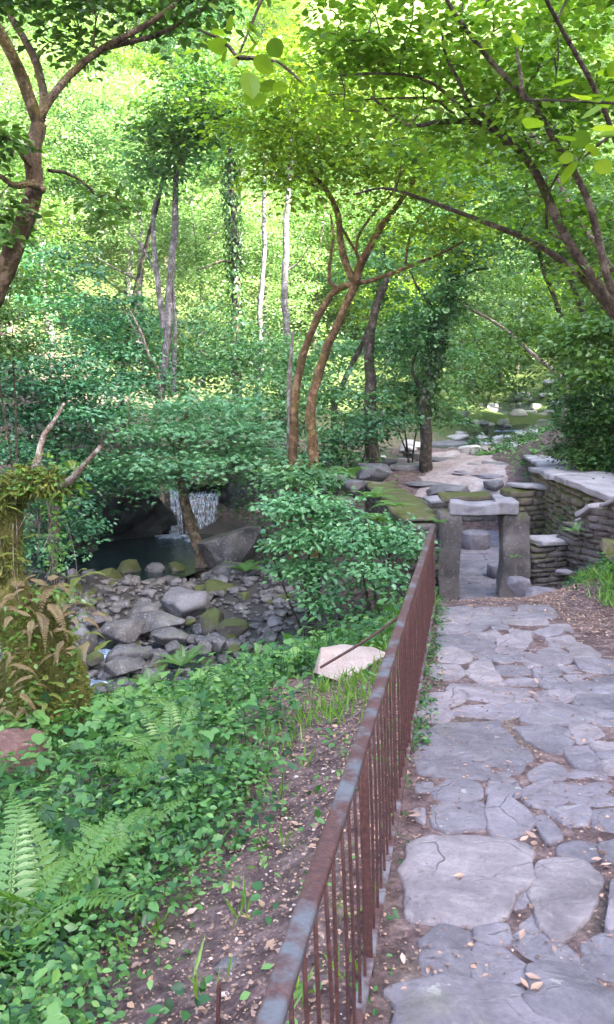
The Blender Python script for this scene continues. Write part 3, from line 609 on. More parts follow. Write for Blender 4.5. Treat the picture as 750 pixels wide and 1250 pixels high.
b = onground(267, 1255); mb = MB(); tube(mb, [b - [0, 0, .1], b + [.0, 0, .06], b + [.004, .01, .15]], .008, .007, 7, 14, .15)
o = mb.build('iron_rod', M_RUST, loc=b); tag(o, 'short rusty iron rod sticking out of the leaf litter left of the railing', 'rod')

# ------------------------------------------------------------------ pale boulder on the bank
def rock(name, label, cat, c, size, seed, mat, rz=0, tilt=(0, 0), flat=0.0, group=None, cuts=20, rough=.06, level=4):
    V, F = rock_verts(size, seed, level, cuts, rough, flat); V = rot(V, 'x', tilt[0]); V = rot(V, 'y', tilt[1]); V = rotz(V, rz); mb = MB(); mb.add(V + c, F)
    return tag(mb.build(name, mat, loc=tuple(map(float, c))), label, cat, group)
k = bd[1] / FPX
rock('boulder', 'pale pinkish boulder on the bank left of the railing, under the slanting brace', 'boulder', bd + [.0, .25, .02], (.80, .5, .42), 43, M_PINKROCK, .1, (0, .06), .6, cuts=18, rough=.05, level=5)

# ------------------------------------------------------------------ gateway
GY_ = 13.4
gx0 = at(551, 740, GY_); gw = thing('stone_gateway', 'small stone gateway of two upright slabs and a mossy lintel below the path', 'gateway', (gx0[0], GY_, -2.1))
def block(mb, px0, px1, py0, py1, Y, depth, r=.04, noise=.025, seed=0, n=14, zb=None, yc=None):
    a = at(px0, py0, Y); b = at(px1, py1, Y); zlo = b[2] if zb is None else zb; h = np.array([(b[0] - a[0]) / 2, depth / 2, (a[2] - zlo) / 2])
    V, F = rbox(h, r, n, noise, 5, seed); c = np.array([(a[0] + b[0]) / 2, Y + depth / 2, (a[2] + zlo) / 2]); mb.add(V + c, F)
mb = MB(); block(mb, 537, 560, 626, 740, GY_, .34, .022, .03, 1, zb=-2.15); mb.build('pillar', M_WALLSTONE, gw)
mb = MB(); block(mb, 616, 645, 629, 735, GY_ + .02, .34, .03, .034, 2, zb=-2.15); mb.build('pillar', M_WALLSTONE, gw)
mb = MB(); block(mb, 551, 614, 613, 628, GY_ - .02, .5, .025, .034, 3); block(mb, 606, 633, 614, 630, GY_ - .03, .46, .03, .04, 33); mb.build('lintel', M_COPING, gw)
mb = MB(); block(mb, 540, 604, 605, 613, GY_ + .3, .5, .04, .03, 4); mb.build('moss_cap', M_MOSSWALL, gw)
mb = MB(); block(mb, 562, 615, 731, 741, GY_ + .02, .35, .03, .015, 5, zb=-2.1); mb.build('threshold', M_FLAG, gw)

def wall(name, label, pts, thick, seed, mat=M_WALLSTONE, ch=.11, sl=.38, cop=True, cop_t=.09, cop_len=.75, cop_mat=M_COPING, over=.06):
    """pts: (x, y, top z, bottom z) along the wall's centre line"""
    r = np.random.default_rng(seed); P = np.array(pts, float); seg = np.hypot(*np.diff(P[:, :2], axis=0).T); S = np.r_[0, np.cumsum(seg)]; Lw = S[-1]
    f = lambda s: np.array([np.interp(s, S, P[:, k]) for k in range(4)])
    th = thing(name, label, 'wall', (P[0, 0], P[0, 1], P[0, 3])); mb = MB()
    zmax = P[:, 2].max(); zmin = P[:, 3].min(); z = zmin
    while z < zmax - cop_t:
        h = ch * r.uniform(.7, 1.4); s = -r.uniform(0, .2)
        while s < Lw:
            l = sl * r.uniform(.5, 1.6); sm = np.clip(s + l / 2, 0, Lw); q = f(sm); q2 = f(min(sm + .05, Lw)) - f(max(sm - .05, 0)); an = math.atan2(q2[1], q2[0])
            if z + h * .6 > q[3] and z + h < q[2] - cop_t + .05:
                V, F = rbox((l / 2 - .006, thick / 2 * r.uniform(.93, 1.06), h / 2 - .004), min(.035, h * .35), 5, .016, 9, int(r.integers(1e6)))
                V = rot(V, 'y', r.normal(0, .03)); V = rotz(V, an + r.normal(0, .03)); mb.add(V + [q[0], q[1], z + h / 2], F)
            s += l
        z += h
    for s in np.arange(.1, Lw, .25):     # earth core behind the joints
        q = f(s); V, F = CG[3]; q2 = f(min(s + .05, Lw)) - f(max(s - .05, 0)); V = rotz(V * np.array([.15, thick * .42, max(.05, (q[2] - cop_t - q[3]) / 2 - .03)]), math.atan2(q2[1], q2[0])); mb.add(V + [q[0], q[1], (q[2] - cop_t + q[3]) / 2], F)
    mb.build('masonry', mat, th)
    if cop:
        s = 0
        while s < Lw - .05:
            l = min(cop_len * r.uniform(.7, 1.35), Lw - s + .06); q = f(s + l / 2); q2 = f(min(s + l, Lw)) - f(s); dz = math.atan2(q2[2], math.hypot(q2[0], q2[1]))
            mb = MB(); V, F = rbox((l / 2 - .01, thick / 2 + over * r.uniform(.4, 1.2), cop_t / 2 * r.uniform(.8, 1.2)), .035, 9, .022, 5, int(r.integers(1e6)))
            V = rot(V, 'y', -dz + r.normal(0, .015)); V = rotz(V, math.atan2(q2[1], q2[0]) + r.normal(0, .03)); mb.add(V + [q[0], q[1], q[2] - cop_t / 2 + r.normal(0, .008)], F); mb.build('coping', cop_mat, th); s += l
    return th
def wp(px, py, Y, zb): q = at(px, py, Y); return (q[0], q[1], q[2], zb)
wall('stone_wall', 'mossy dry stone wall running back from the left side of the gateway', [wp(516, 630, 13.55, -2.2), wp(505, 622, 14.3, -2.2), wp(488, 606, 16, -1.9), wp(462, 588, 18.2, -1.7)], .55, 5, M_WALLSTONE, .13, .4, cop_mat=M_MOSSWALL)
wall('stone_wall', 'low slate wall with flat grey cap beside the right side of the gateway', [wp(647, 656, 13.75, -2.1), wp(676, 655, 13.9, -2.0), wp(712, 655, 14.2, -1.9)], .55, 6, M_WALLSTONE, .07, .34, cop_t=.1, cop_len=.9)
wall('stone_wall', 'short stepped stone wall at the right end of the low slate wall', [wp(702, 634, 13.7, -2.0), wp(722, 630, 13.75, -1.9), wp(735, 618, 13.4, -1.8), wp(775, 600, 12.9, -1.6)], .6, 7, M_WALLSTONE, .085, .36, cop_len=.55)
wall('retaining_wall', 'tall moss-covered retaining wall with broad flat capstones on the right', [wp(790, 606, 14.4, -1.8), wp(742, 590, 15.4, -2.1), wp(705, 577, 17.2, -2.1), wp(683, 569, 18.6, -2.1)], 1.1, 8, M_MOSSWALL, .12, .4, cop_t=.12, cop_len=1.2)
wall('retaining_wall', 'narrow mossy wall stepping away up the valley behind the tall retaining wall', [wp(681, 568, 19.0, -2.0), wp(664, 558, 21.5, -1.8), wp(648, 549, 25, -1.6), wp(636, 540, 28, -1.8)], .7, 9, M_MOSSWALL, .13, .4, cop_t=.1, cop_len=1.0)
wall('stone_wall', 'squat stone pier with a flat grey top in front of the mossy retaining wall', [wp(628, 588, 17.6, -2.1), wp(664, 591, 17.8, -2.1)], .55, 10, M_MOSSWALL, .12, .36, cop_t=.1, cop_len=.9)
wall('stone_wall', 'low stone step wall across the back of the court behind the lintel', [wp(520, 607, 19.9, -2.15), wp(560, 604, 20.1, -2.15), wp(600, 604, 20.1, -2.15), wp(642, 607, 19.8, -2.15)], .5, 11, M_WALLSTONE, .12, .4, cop_t=.1)

def drum(label, px, pyt, pyb, wpx, Y, zb=-2.03):
    c = at(px, pyb, Y); hgt = (pyb - pyt) * Y / FPX; rad = wpx / 2 * Y / FPX; prof = [(0, 0), (.96, 0), (1, .06), (1.0, .5), (.985, .93), (.94, 1.0), (.55, 1.005), (.12, 1.0), (.1, .93), (0, .93)]
    n = 40; a = np.linspace(0, 2 * np.pi, n, endpoint=False); V = np.vstack([np.c_[q * rad * np.cos(a), q * rad * np.sin(a), np.full(n, z * hgt)] for q, z in prof]); V += fnoise(V, 9, 7, 3)[:, None] * .008
    i = np.arange(len(prof) - 1)[:, None] * n + np.arange(n)[None]; j = np.arange(len(prof) - 1)[:, None] * n + (np.arange(n)[None] + 1) % n
    mb = MB(); o = np.array([c[0], c[1] + rad * .6, zb]); mb.add(V + o, np.stack([i, j, j + n, i + n], -1).reshape(-1, 4)); return tag(mb.build('millstone', M_FLAG, loc=tuple(map(float, o))), label, 'millstone')
drum('round grey millstone standing in the middle of the court behind the gateway', 583, 634, 654, 36, 17.6)
drum('low round millstone half hidden behind the right gateway pillar', 616, 672, 688, 38, 15.2)

# ------------------------------------------------------------------ rocks
def zrock(cx, cy, wd, hg, mat, label, seed, s=2.679, off=(60, 660), z=-2.62, rz=None, flat=0.0, lift=.35, depth=.9, group=None, level=4, tilt=(0, 0), name='boulder', rough=.06):
    px, py, pw, ph = off[0] + cx / s, off[1] + cy / s, wd / s, hg / s
    b = onplane(px, py + ph * .32, z); k = b[1] / FPX; c = at(px, py, b[1] + pw * k * .25)
    return rock(name, label, 'boulder', c, (pw * k * 1.08, max(pw * depth, ph) * k, ph * k * 1.18), seed, mat, rng.uniform(-.25, .25) if rz is None else rz, tilt, flat, group, level=level, rough=rough)
RG = 'boulders heaped in the stream bed'
for q in [(430, 205, 180, 92, M_RIVERPALE, 'broad flat-topped pale grey slab in the middle of the stream bed', .45),
 (312, 238, 125, 80, M_RIVER, 'tilted dark boulder with a mossy crest left of the flat grey slab', .5), (362, 268, 200, 72, M_RIVER, 'wide dark boulder speckled with white lichen under the flat grey slab', .6),
 (238, 292, 158, 92, M_RIVER, 'large dark boulder with white specks and a flat mossy top, left of the stream centre', .5), (392, 312, 135, 55, M_RIVER, 'low dark boulder in front of the speckled wide boulder', .6),
 (260, 92, 82, 62, M_RIVERMOSS, 'round moss-topped boulder at the pool edge', 0), (195, 125, 80, 56, M_RIVERMOSS, 'moss-covered boulder left of the round one at the pool edge', 0), (275, 138, 54, 42, M_RIVER, 'small grey round boulder below the mossy pool-edge pair', 0),
 (350, 95, 74, 48, M_RIVER, 'dark round boulder at the pool edge left of the leaning trunk', 0), (415, 90, 64, 52, M_RIVERMOSS, 'brown mossy boulder right beside the leaning trunk', 0), (420, 135, 60, 42, M_RIVERPALE, 'pale grey rounded boulder below the leaning trunk', 0),
 (360, 140, 62, 36, M_RIVER, 'low grey boulder between the pool edge and the flat slab', 0), (155, 175, 64, 48, M_RIVERMOSS, 'mossy green boulder at the left edge of the stream bed', 0), (210, 170, 54, 42, M_RIVERPALE, 'small pale boulder beside the mossy green one on the left', 0),
 (130, 212, 48, 42, M_RIVERMOSS, 'small mossy boulder nearest the hanging vines', 0), (563, 120, 108, 52, M_RIVER, 'brown wedge-shaped boulder right of the leaning trunk', .6), (563, 166, 100, 72, M_RIVERMOSS, 'square brown mossy block above the small cascade', .7),
 (30, 330, 95, 72, M_RIVERPALE, 'pale slanting slab beside the mossy stump', .5), (105, 300, 70, 60, M_RIVERPALE, 'upright pale wedge right of the slanting slab', 0), (155, 258, 64, 60, M_RIVER, 'dark upright wedge at the left of the stream bed', 0),
 (130, 338, 66, 80, M_RIVER, 'leaning dark boulder behind the pale slanting slab', 0), (150, 382, 64, 50, M_RIVERMOSS, 'mossy boulder beside the little white cascade on the left', 0), (255, 366, 140, 54, M_RIVER, 'long low brown boulder in the near stream bed', .6),
 (240, 408, 125, 62, M_RIVER, 'brownish boulder at the near edge of the stream bed', 0), (410, 348, 64, 62, M_RIVER, 'dark boulder behind the bank ferns', 0), (540, 262, 86, 100, M_RIVERMOSS, 'upright mossy speckled boulder right of the flat grey slab', 0),
 (592, 292, 118, 54, M_RIVERMOSS, 'olive mossy flat boulder below the small cascade', .6), (560, 338, 64, 60, M_RIVER, 'angular grey boulder at the edge of the bank plants', 0), (505, 345, 60, 50, M_RIVER, 'brown boulder between the bank ferns and the upright mossy one', 0),
 (700, 135, 66, 80, M_RIVERMOSS, 'dark mossy boulder right of the small cascade', 0), (736, 215, 64, 42, M_RIVERMOSS, 'mossy boulder under the leafy bush by the cascade', 0), (727, 252, 72, 46, M_RIVER, 'dark wet boulder below the cascade under the bush', 0), (655, 110, 60, 50, M_RIVER, 'grey boulder above the small cascade', 0)]:
    zrock(*q[:4], q[4], q[5], int(q[0] * 7 + q[1]), flat=q[6], group=RG)
zrock(585, 30, 250, 170, M_RIVER, 'large smooth sloping grey rock right of the waterfall', 77, z=-2.4, flat=.5, tilt=(0, -.35), level=5)
zrock(620, 95, 170, 70, M_RIVER, 'flat grey ledge in front of the sloping rock by the waterfall', 78, z=-2.4, flat=.5)
for k in range(298):      # cobbles between them
    px, py = rng.uniform(75, 350), rng.uniform(682, 838); b = onplane(px, py, -2.62); b[2] = h1(b[0], b[1])
    if min(math.hypot(px - a, (py - c) * 1.3) for a, c in ((290, 716), (312, 750), (300, 760), (128, 795))) < 17: continue
    s = 0; s = rng.uniform(.14, .36)
    rock('cobble', ['small dark grey cobble', 'small dark grey cobble', 'small moss-covered cobble', 'small dark grey cobble', 'small dark grey cobble', 'small pale grey cobble'][k % 6] + (' along the pool edge' if py < 712 else ' in mid stream bed' if py < 765 else ' near the bank') + (' below vines' if px < 120 else ' left of the flat slab' if px < 195 else ' about the flat slab' if px < 265 else ' by the cascade'), 'stone', b + [0, 0, rng.uniform(-.02, .10)], (s, s * rng.uniform(.7, 1.1), s * rng.uniform(.5, .8)), 2000 + k, [M_RIVER, M_RIVER, M_RIVERMOSS, M_RIVER, M_RIVER, M_RIVERPALE][k % 6], rng.uniform(0, 3), level=3, group='cobbles in the stream bed')
def prock(px, py, pw, ph, Y, mat, label, seed, name='boulder', flat=.4, dep=.9, **kw):
    k = Y / FPX; c = at(px, py, Y + pw * k * dep * .4); return rock(name, label, 'rock', c, (pw * k * 1.08, max(pw * dep, ph) * k, ph * k * 1.18), seed, mat, rng.uniform(-.2, .2), flat=flat, **kw)
# rock ledge round the pool and the fall
prock(136, 626, 122, 100, 21.3, M_DARKROCK, 'dark overhanging rock wall along the left side of the pool', 301, 'rock_outcrop', 0, .7, level=5, rough=.2, cuts=34)
prock(85, 640, 90, 90, 19.6, M_DARKROCK, 'dark mossy rock at the left end of the pool behind the vines', 302, 'rock_outcrop', 0, .7, level=5, rough=.2, cuts=34)
prock(238, 632, 95, 66, 22.9, M_DARKROCK, 'black wet ledge behind the waterfall', 303, 'rock_outcrop', .55, .8, level=5, rough=.15, cuts=30)
prock(300, 615, 70, 70, 22.6, M_DARKROCK, 'dark rock face right of the waterfall', 304, 'rock_outcrop', 0, .8, level=5, rough=.2, cuts=30)
for k, q in enumerate([(455, 577, 46, 26, 18.6, 'rounded grey boulder in the bank left of the gateway wall'), (430, 594, 34, 24, 17.6, 'grey stone beside the rounded boulder left of the gateway wall'), (412, 587, 28, 22, 18.6, 'small grey boulder furthest left in the rubble by the gateway wall'), (420, 614, 30, 24, 16.6, 'lowest grey stone in the rubble left of the gateway wall'),
  (495, 571, 40, 18, 23, 'grey boulder on the stream side below the dark ivy tree'), (472, 565, 30, 16, 24, 'grey boulder between the two dark trunks by the stream'), (510, 556, 34, 14, 28, 'flat grey rock on the near edge of the upper stream'), (545, 548, 60, 26, 33, 'pale rock heap on the left bank of the upper stream'), (566, 534, 50, 22, 37, 'pale boulder beside the upper rapids'),
  (603, 536, 40, 18, 36, 'brown slab right of the upper rapids'), (548, 598, 60, 18, 20.5, 'flat mossy slab at the left edge of the terrace'), (575, 584, 36, 16, 22.5, 'brown stone set in the terrace earth'), (608, 570, 62, 14, 24.5, 'flat grey slab on the upper part of the terrace'), (604, 592, 30, 14, 20.8, 'grey block above the back wall of the court'), (628, 602, 26, 24, 18.6, 'grey block beside the flat-topped pier'),
  (630, 558, 46, 14, 27, 'grey rock at the foot of the stepping wall'), (650, 517, 60, 22, 44, 'pale sunlit rock where the stream bends'), (625, 521, 40, 18, 46, 'white sunlit boulder in the far stream')]):
    prock(*q[:5], M_RIVERPALE if k % 3 else M_RIVER, q[5], 400 + k)
for k, q in enumerate([(656, 722, 42, 18, 12.2, 'pale flat stone right of the path end'), (632, 712, 34, 30, 12.6, 'grey block at the foot of the right gateway pillar'), (690, 698, 24, 9, 12.6, 'thin flat stone in the red earth below the slate wall'), (740, 800, 34, 16, 6.5, 'grey edging stone at the right side of the path'), (712, 792, 26, 10, 6.8, 'small mossy edging stone right of the path'), (731, 736, 16, 8, 8.6, 'small bluish stone in the grassy right bank'), (748, 668, 30, 44, 9.6, 'pale brown rock half buried in the right bank')]):
    prock(*q[:5], M_FLAG if k not in (4, 6) else M_MOSSWALL, q[5], 450 + k, flat=.3)
q = onground(14, 955); rock('boulder', 'smooth reddish brown rock at the left edge below the mossy stump', 'boulder', at(12, 930, q[1]), (.62, .5, .62), 460, M_REDROCK, .3, level=5)
q = onground(280, 1182); rock('stone', 'small pale stone on the leaf litter by the short iron rod', 'stone', q + [0, 0, .01], (.12, .09, .05), 461, M_RIVERPALE, .3, level=3)

for k in range(64):      # pale boulders of the upper stream
    y = rng.uniform(28, 46); x = np.interp(y, [28, 31.5, 35, 38.5, 43, 49], [1.8, 5.3, 7.4, 9.4, 10.7, 11.7]) + rng.normal(0, 1.3); s = rng.uniform(.3, 1.15)
    rock('boulder', ('larger' if s > .8 else 'smaller') + ' pale boulder in the upper stream ' + ('just above the terrace' if y < 33 else 'beside the rapids' if y < 38 else 'far up the valley'), 'rock', (x, y, h1(x, y) + .1 * s), (s, s * rng.uniform(.7, 1), s * rng.uniform(.4, .65)), 5000 + k, M_SUNROCK, rng.uniform(0, 3), level=3, flat=.5, group='pale boulders of the upper stream')
for k in range(22):
    x, y = rng.uniform(2.6, 5.2), rng.uniform(20.8, 28.5); s = rng.uniform(.4, 1.0)
    rock('flat_stone', ('grey' if k % 2 else 'mossy dark') + ' flat stone bedded in the terrace ' + ('just behind the court wall' if y < 23 else 'halfway to the stream' if y < 26 else 'next to the upper stream') + (' on the left' if x < 3.8 else ' on the right'), 'rock', (x, y, h1(x, y) + .02), (s, s * rng.uniform(.6, 1), .16), 5200 + k, M_FLAG if k % 2 else M_RIVERPALE, rng.uniform(0, 3), level=3, flat=.4, group='flat stones of the terrace')
mb = MB(); rg = np.random.default_rng(321)
PB = []
for k in range(12): V, F = rock_verts((1, .8, .55), 7000 + k, 2, 10, .08); PB.append((V, F))
gxy = np.c_[rg.uniform(-6.5, 1.2, 3600), rg.uniform(9.3, 17.4, 3600)]; gh = H(gxy[:, 0], gxy[:, 1])
for k in np.nonzero(gh < -2.15)[0]:
    V, F = PB[k % 12]; s = rg.uniform(.05, .24) ** 1.15; mb.add(rotz(V, rg.uniform(0, 6.28)) * s + [gxy[k, 0], gxy[k, 1], gh[k] + .02], F, rg.random())
kind(mb.build('gravel', M_RIVER), 'stuff', 'dark gravel and pebbles filling the gaps between the stream boulders')
# ------------------------------------------------------------------ waterfall and cascades
def curtain(a0, a1, b0, b1, seed, nu=46, nv=30):      # thin torn sheet of falling water
    u = np.linspace(0, 1, nu)[None, :, None]; v = np.linspace(0, 1, nv)[:, None, None]; A = a0 * (1 - u) + a1 * u; B = b0 * (1 - u) + b1 * u
    P = A * (1 - v) + B * v; P[..., 2] = (A * (1 - v ** 1.7) + B * v ** 1.7)[..., 2]; P = P.reshape(-1, 3)
    P[:, 1] += fnoise(P * [1, 1, .25], 7, seed, 3) * .07; i = np.arange(nv - 1)[:, None] * nu + np.arange(nu - 1)[None]
    mb = MB(); mb.add(P, np.stack([i, i + 1, i + nu + 1, i + nu], -1).reshape(-1, 4)); kind(mb.build('waterfall', M_VEIL), 'structure')
def fall(name, p0, p1, q0, q1, n, seed, mat=M_FOAM):
    r = np.random.default_rng(seed); mb = MB()
    for k in range(n):
        t = (k + r.uniform(.1, .9)) / n; a = np.array(p0) * (1 - t) + np.array(p1) * t; b = np.array(q0) * (1 - t) + np.array(q1) * t; w_ = r.uniform(.006, .024)
        m = a * .6 + b * .4; m[2] = a[2] * .75 + b[2] * .25; m[:2] = a[:2] * .55 + b[:2] * .45
        tube(mb, [a + [0, .25, .03], a, m, b + r.normal(0, .03, 3)], w_ * .8, w_, 6, 14, .35, seed + k)
    return kind(mb.build(name, mat), 'structure')
fall('waterfall', at(209, 599, 22.4), at(221, 599, 22.4), at(209, 652, 21.9), at(223, 654, 21.9), 9, 1); curtain(at(208, 599, 22.4), at(222, 599, 22.4), at(207, 654, 21.85), at(224, 656, 21.85), 3)
fall('waterfall', at(233, 604, 22.5), at(268, 603, 22.6), at(228, 655, 21.9), at(262, 632, 22.3), 9, 2); curtain(at(231, 603, 22.5), at(269, 602, 22.6), at(226, 658, 21.85), at(264, 636, 22.2), 4)
def foam(name, px, py, wpx, hpx, z, seed, n=26, slope=None):
    r = np.random.default_rng(seed); c = onplane(px, py, z); k = c[1] / FPX; mb = MB()
    for j in range(n):
        V, F = ICO[2]; s = r.uniform(.03, .10); d = r.normal(0, .38, 2); p = c + [d[0] * wpx * k, d[1] * hpx * k * 2.5, 0]
        if slope is not None: p = p + [0, 0, slope * d[1]]
        mb.add(V * np.array([s * 1.6, s, s * .45]) * (1 + .2 * fnoise(V, 3, seed + j, 2)[:, None]) + p, F)
    return kind(mb.build(name, M_FOAM), 'structure')
foam('foam', 208, 655, 17, 5, -2.55, 3, 60); foam('foam', 236, 660, 10, 4, -2.55, 4, 20)
fall('cascade', onplane(289, 708, -2.4), onplane(296, 707, -2.4), onplane(285, 726, -2.62), onplane(294, 728, -2.62), 14, 5)
fall('cascade', onplane(318, 744, -2.6), onplane(324, 747, -2.6), onplane(302, 757, -2.74), onplane(310, 760, -2.74), 14, 6)
foam('foam', 288, 728, 9, 3, -2.66, 15, 14)
foam('foam', 130, 800, 12, 6, -2.77, 9, 14); foam('foam', 302, 760, 20, 5, -2.77, 10, 20); foam('foam', 583, 549, 30, 6, -1.36, 11, 60); foam('foam', 640, 526, 40, 6, -1.1, 12, 60); foam('foam', 118, 835, 14, 6, -2.77, 13, 14)

# ------------------------------------------------------------------ trees near the camera
UP = np.array([0, 0, 1.])
# forked tree at the left edge
b = gbase(-60, 560, 6.6)
T = Tree('forked_tree', 'forked brown-barked tree leaning in from the left edge', 'tree', b, M_BARK_L, seed=1)
C = T.limb([b, at(-36, 470, 6.6), at(0, 362, 6.5), at(18, 312, 6.5), at(44, 240, 6.45), at(41, 185, 6.4), at(46, 148, 6.4)], .085, .05, flare=.4, seg=12)
p = at(46, 148, 6.4)
T.limb([p, *L((30, 100, 6.3), (12, 62, 6.1), (-8, 25, 6.0), (-30, -30, 5.8), (-60, -120, 5.6))], .044, .026)
T.limb([at(44, 165, 6.45), *L((55, 125, 6.7), (46, 80, 6.9), (32, 50, 7), (15, 20, 7.1), (2, -20, 7.2), (-20, -90, 7.3))], .034, .02)
T.limb([p, *L((62, 122, 6.4), (86, 92, 6.5), (125, 60, 6.6), (160, 40, 6.6), (205, 12, 6.5), (235, -20, 6.4), (280, -80, 6.2))], .031, .014)
T.limb([*L((128, 58, 6.6), (155, 52, 6.7), (195, 42, 6.8), (235, 18, 6.9), (262, 2, 7), (300, -30, 7))], .022, .01)
T.limb([*L((52, 232, 6.45), (36, 225, 6.3), (18, 228, 6.2), (0, 216, 6.1), (-30, 210, 6))], .03, .014)
T.limb([*L((40, 205, 6.4), (28, 190, 6.2), (22, 175, 6.1), (8, 168, 6))], .016, .008)
T.limb([*L((60, 208, 6.5), (85, 212, 6.8), (108, 228, 7), (118, 242, 7.1), (135, 236, 7.2), (158, 260, 7.3))], .014, .006, seg=6)
T.blobs((*pblob(50, -20, 6.6, 110, 45), 36), (*pblob(170, 0, 6.7, 110, 26), 26), (*pblob(260, -10, 6.8, 70, 30), 16), (*pblob(95, 50, 6.8, 60, 26), 8), (*pblob(-20, 160, 6, 45, 60), 14), (*pblob(-10, 260, 6.2, 40, 40), 12), (*pblob(120, 240, 7.1, 40, 14), 6))
T.crown(M_LEAF_MID, OVAL, .075, 26, (.16, .32), vm=.55)

# hazel clump on the right bank, arching over the path
b = gbase(800, 560, 8.2)
T = Tree('hazel_tree', 'many-stemmed hazel arching in from the right edge over the path', 'tree', b, M_BARK_H, seed=2)
T.limb([b, *L((775, 430, 8.2), (750, 372, 8.1), (695, 296, 8), (656, 216, 7.9), (626, 176, 7.8), (586, 150, 7.7), (540, 146, 7.6), (500, 150, 7.5), (455, 118, 7.4))], .055, .01, flare=.3)
T.limb([b + [.1, 0, 0], *L((782, 440, 8.4), (750, 384, 8.4), (696, 326, 8.5), (636, 290, 8.6), (575, 267, 8.7), (520, 246, 8.8), (470, 232, 9), (430, 240, 9.1))], .045, .009)
T.limb([b + [.2, .1, 0], *L((790, 430, 8), (746, 348, 7.8), (716, 240, 7.6), (676, 176, 7.4), (646, 130, 7.2), (590, 70, 7), (550, 14, 6.8), (520, -40, 6.6))], .04, .012)
T.limb([*L((618, 174, 7.8), (592, 140, 7.6), (574, 128, 7.5), (560, 96, 7.4), (545, 70, 7.3), (540, 40, 7.2))], .022, .008)
T.limb([*L((586, 152, 7.7), (560, 128, 7.6), (520, 98, 7.5), (470, 90, 7.4), (415, 92, 7.3))], .018, .007)
T.limb([*L((560, 148, 7.7), (530, 122, 7.8), (480, 120, 7.9), (440, 122, 8))], .015, .006)
T.limb([b + [.3, -.2, 0], *L((800, 400, 7.4), (775, 260, 7), (740, 140, 6.6), (700, 60, 6.2), (660, -20, 5.8))], .028, .012)
T.limb([b + [.2, .4, 0], *L((800, 430, 9), (745, 330, 9.2), (700, 260, 9.4), (672, 200, 9.6), (640, 150, 9.8), (600, 110, 10))], .034, .01)
T.limb([*L((690, 292, 8), (668, 280, 7.9), (672, 230, 7.8), (690, 200, 7.7), (700, 150, 7.6))], .016, .006)
T.blobs((*pblob(560, 60, 7.6, 150, 62), 95), (*pblob(680, 110, 7.6, 110, 80), 75), (*pblob(430, 60, 7.6, 70, 60), 34), (*pblob(560, 175, 8.4, 110, 50), 40), (*pblob(690, 260, 8.4, 90, 60), 36), (*pblob(480, -20, 7, 130, 40), 36), (*pblob(700, -10, 6.6, 140, 50), 46))
T.crown(M_LEAF_HAZEL, ROUND, .056, 28, (.2, .36), vm=.55, twig_mat=M_BARK_H)

# hazel branch with big leaves near the camera, top
b = at(420, -420, 2.6)
T = Tree('hazel_branch', 'hazel twig with large round leaves hanging in at the top left of centre', 'branch', b, M_BARK_H, seed=3)
T.limb([b, *L((380, -200, 2.6), (345, -70, 2.6), (315, 10, 2.6), (290, 70, 2.6))], .008, .003, seg=6)
T.blobs((*pblob(290, 62, 2.6, 46, 50), 8), (*pblob(320, 20, 2.6, 40, 26), 4), (*pblob(365, 100, 2.7, 12, 10), 1))
T.crown(M_LEAF_YEL, ROUND, .05, 2, (.05, .12), vm=.55, tilt=.6)
b = at(1000, 20, 2.4)
T = Tree('hazel_branch', 'hazel twig with large round leaves hanging in at the right edge', 'branch', b, M_BARK_H, seed=4)
T.limb([b, *L((880, 80, 2.4), (800, 130, 2.4), (745, 165, 2.4), (715, 190, 2.4))], .008, .003, seg=6)
T.limb([*L((800, 130, 2.4), (720, 125, 2.4), (640, 122, 2.4))], .004, .002, seg=5)
T.blobs((*pblob(722, 185, 2.4, 34, 42), 8), (*pblob(735, 120, 2.4, 30, 26), 3), (*pblob(632, 122, 2.4, 10, 8), 1), (*pblob(690, 128, 2.4, 20, 14), 1))
T.crown(M_LEAF_YEL, ROUND, .055, 2, (.05, .12), vm=.45, tilt=.6)

# ------------------------------------------------------------------ twin-trunk tree in the middle
b = gbase(384, 566, 16.5)
T = Tree('twin_trunk_tree', 'twin-trunked orange-brown tree in the centre with spreading branches', 'tree', b, M_BARK_C, seed=5)
T.limb([b, *L((384, 560, 16.5), (381, 500, 16.5), (385, 468, 16.5), (397, 430, 16.5), (412, 392, 16.5), (424, 366, 16.5), (435, 344, 16.5))], .092, .07, flare=.3, seg=12)
b2 = gbase(358, 560, 17)
T.limb([b2, *L((358, 550, 17), (359, 500, 17), (366, 450, 17), (382, 400, 16.8), (402, 362, 16.7), (418, 350, 16.6), (433, 345, 16.5))], .088, .055, 'trunk', flare=.3, seg=12)
f = at(434, 345, 16.5)
T.limb([f, *L((424, 325, 16.4), (416, 295, 16.3), (412, 262, 16.2), (400, 235, 16), (380, 212, 15.8), (366, 200, 15.6))], .075, .03)
T.limb([f, *L((440, 322, 16.4), (448, 305, 16.2), (464, 275, 16), (482, 252, 15.8), (506, 215, 15.6), (520, 185, 15.4))], .085, .03)
T.limb([f, *L((450, 342, 16.4), (480, 332, 16.2), (510, 320, 16), (540, 308, 15.8), (565, 295, 15.6))], .05, .018)
T.limb([*L((412, 352, 16.6), (402, 340, 16.7), (405, 305, 16.8), (408, 285, 16.9), (404, 262, 17))], .04, .018)
T.limb([*L((438, 338, 16.5), (437, 315, 16.5), (430, 300, 16.5), (418, 280, 16.4), (412, 262, 16.3))], .035, .018)
T.limb([*L((435, 310, 16.4), (440, 285, 16.2), (462, 255, 16), (480, 235, 15.8), (490, 200, 15.6))], .03, .012)
T.limb([*L((495, 322, 16.1), (500, 290, 16), (515, 262, 15.9), (540, 240, 15.8))], .025, .01)
T.limb([*L((396, 232, 16), (372, 222, 15.9), (350, 210, 15.8), (320, 215, 15.7))], .02, .008)
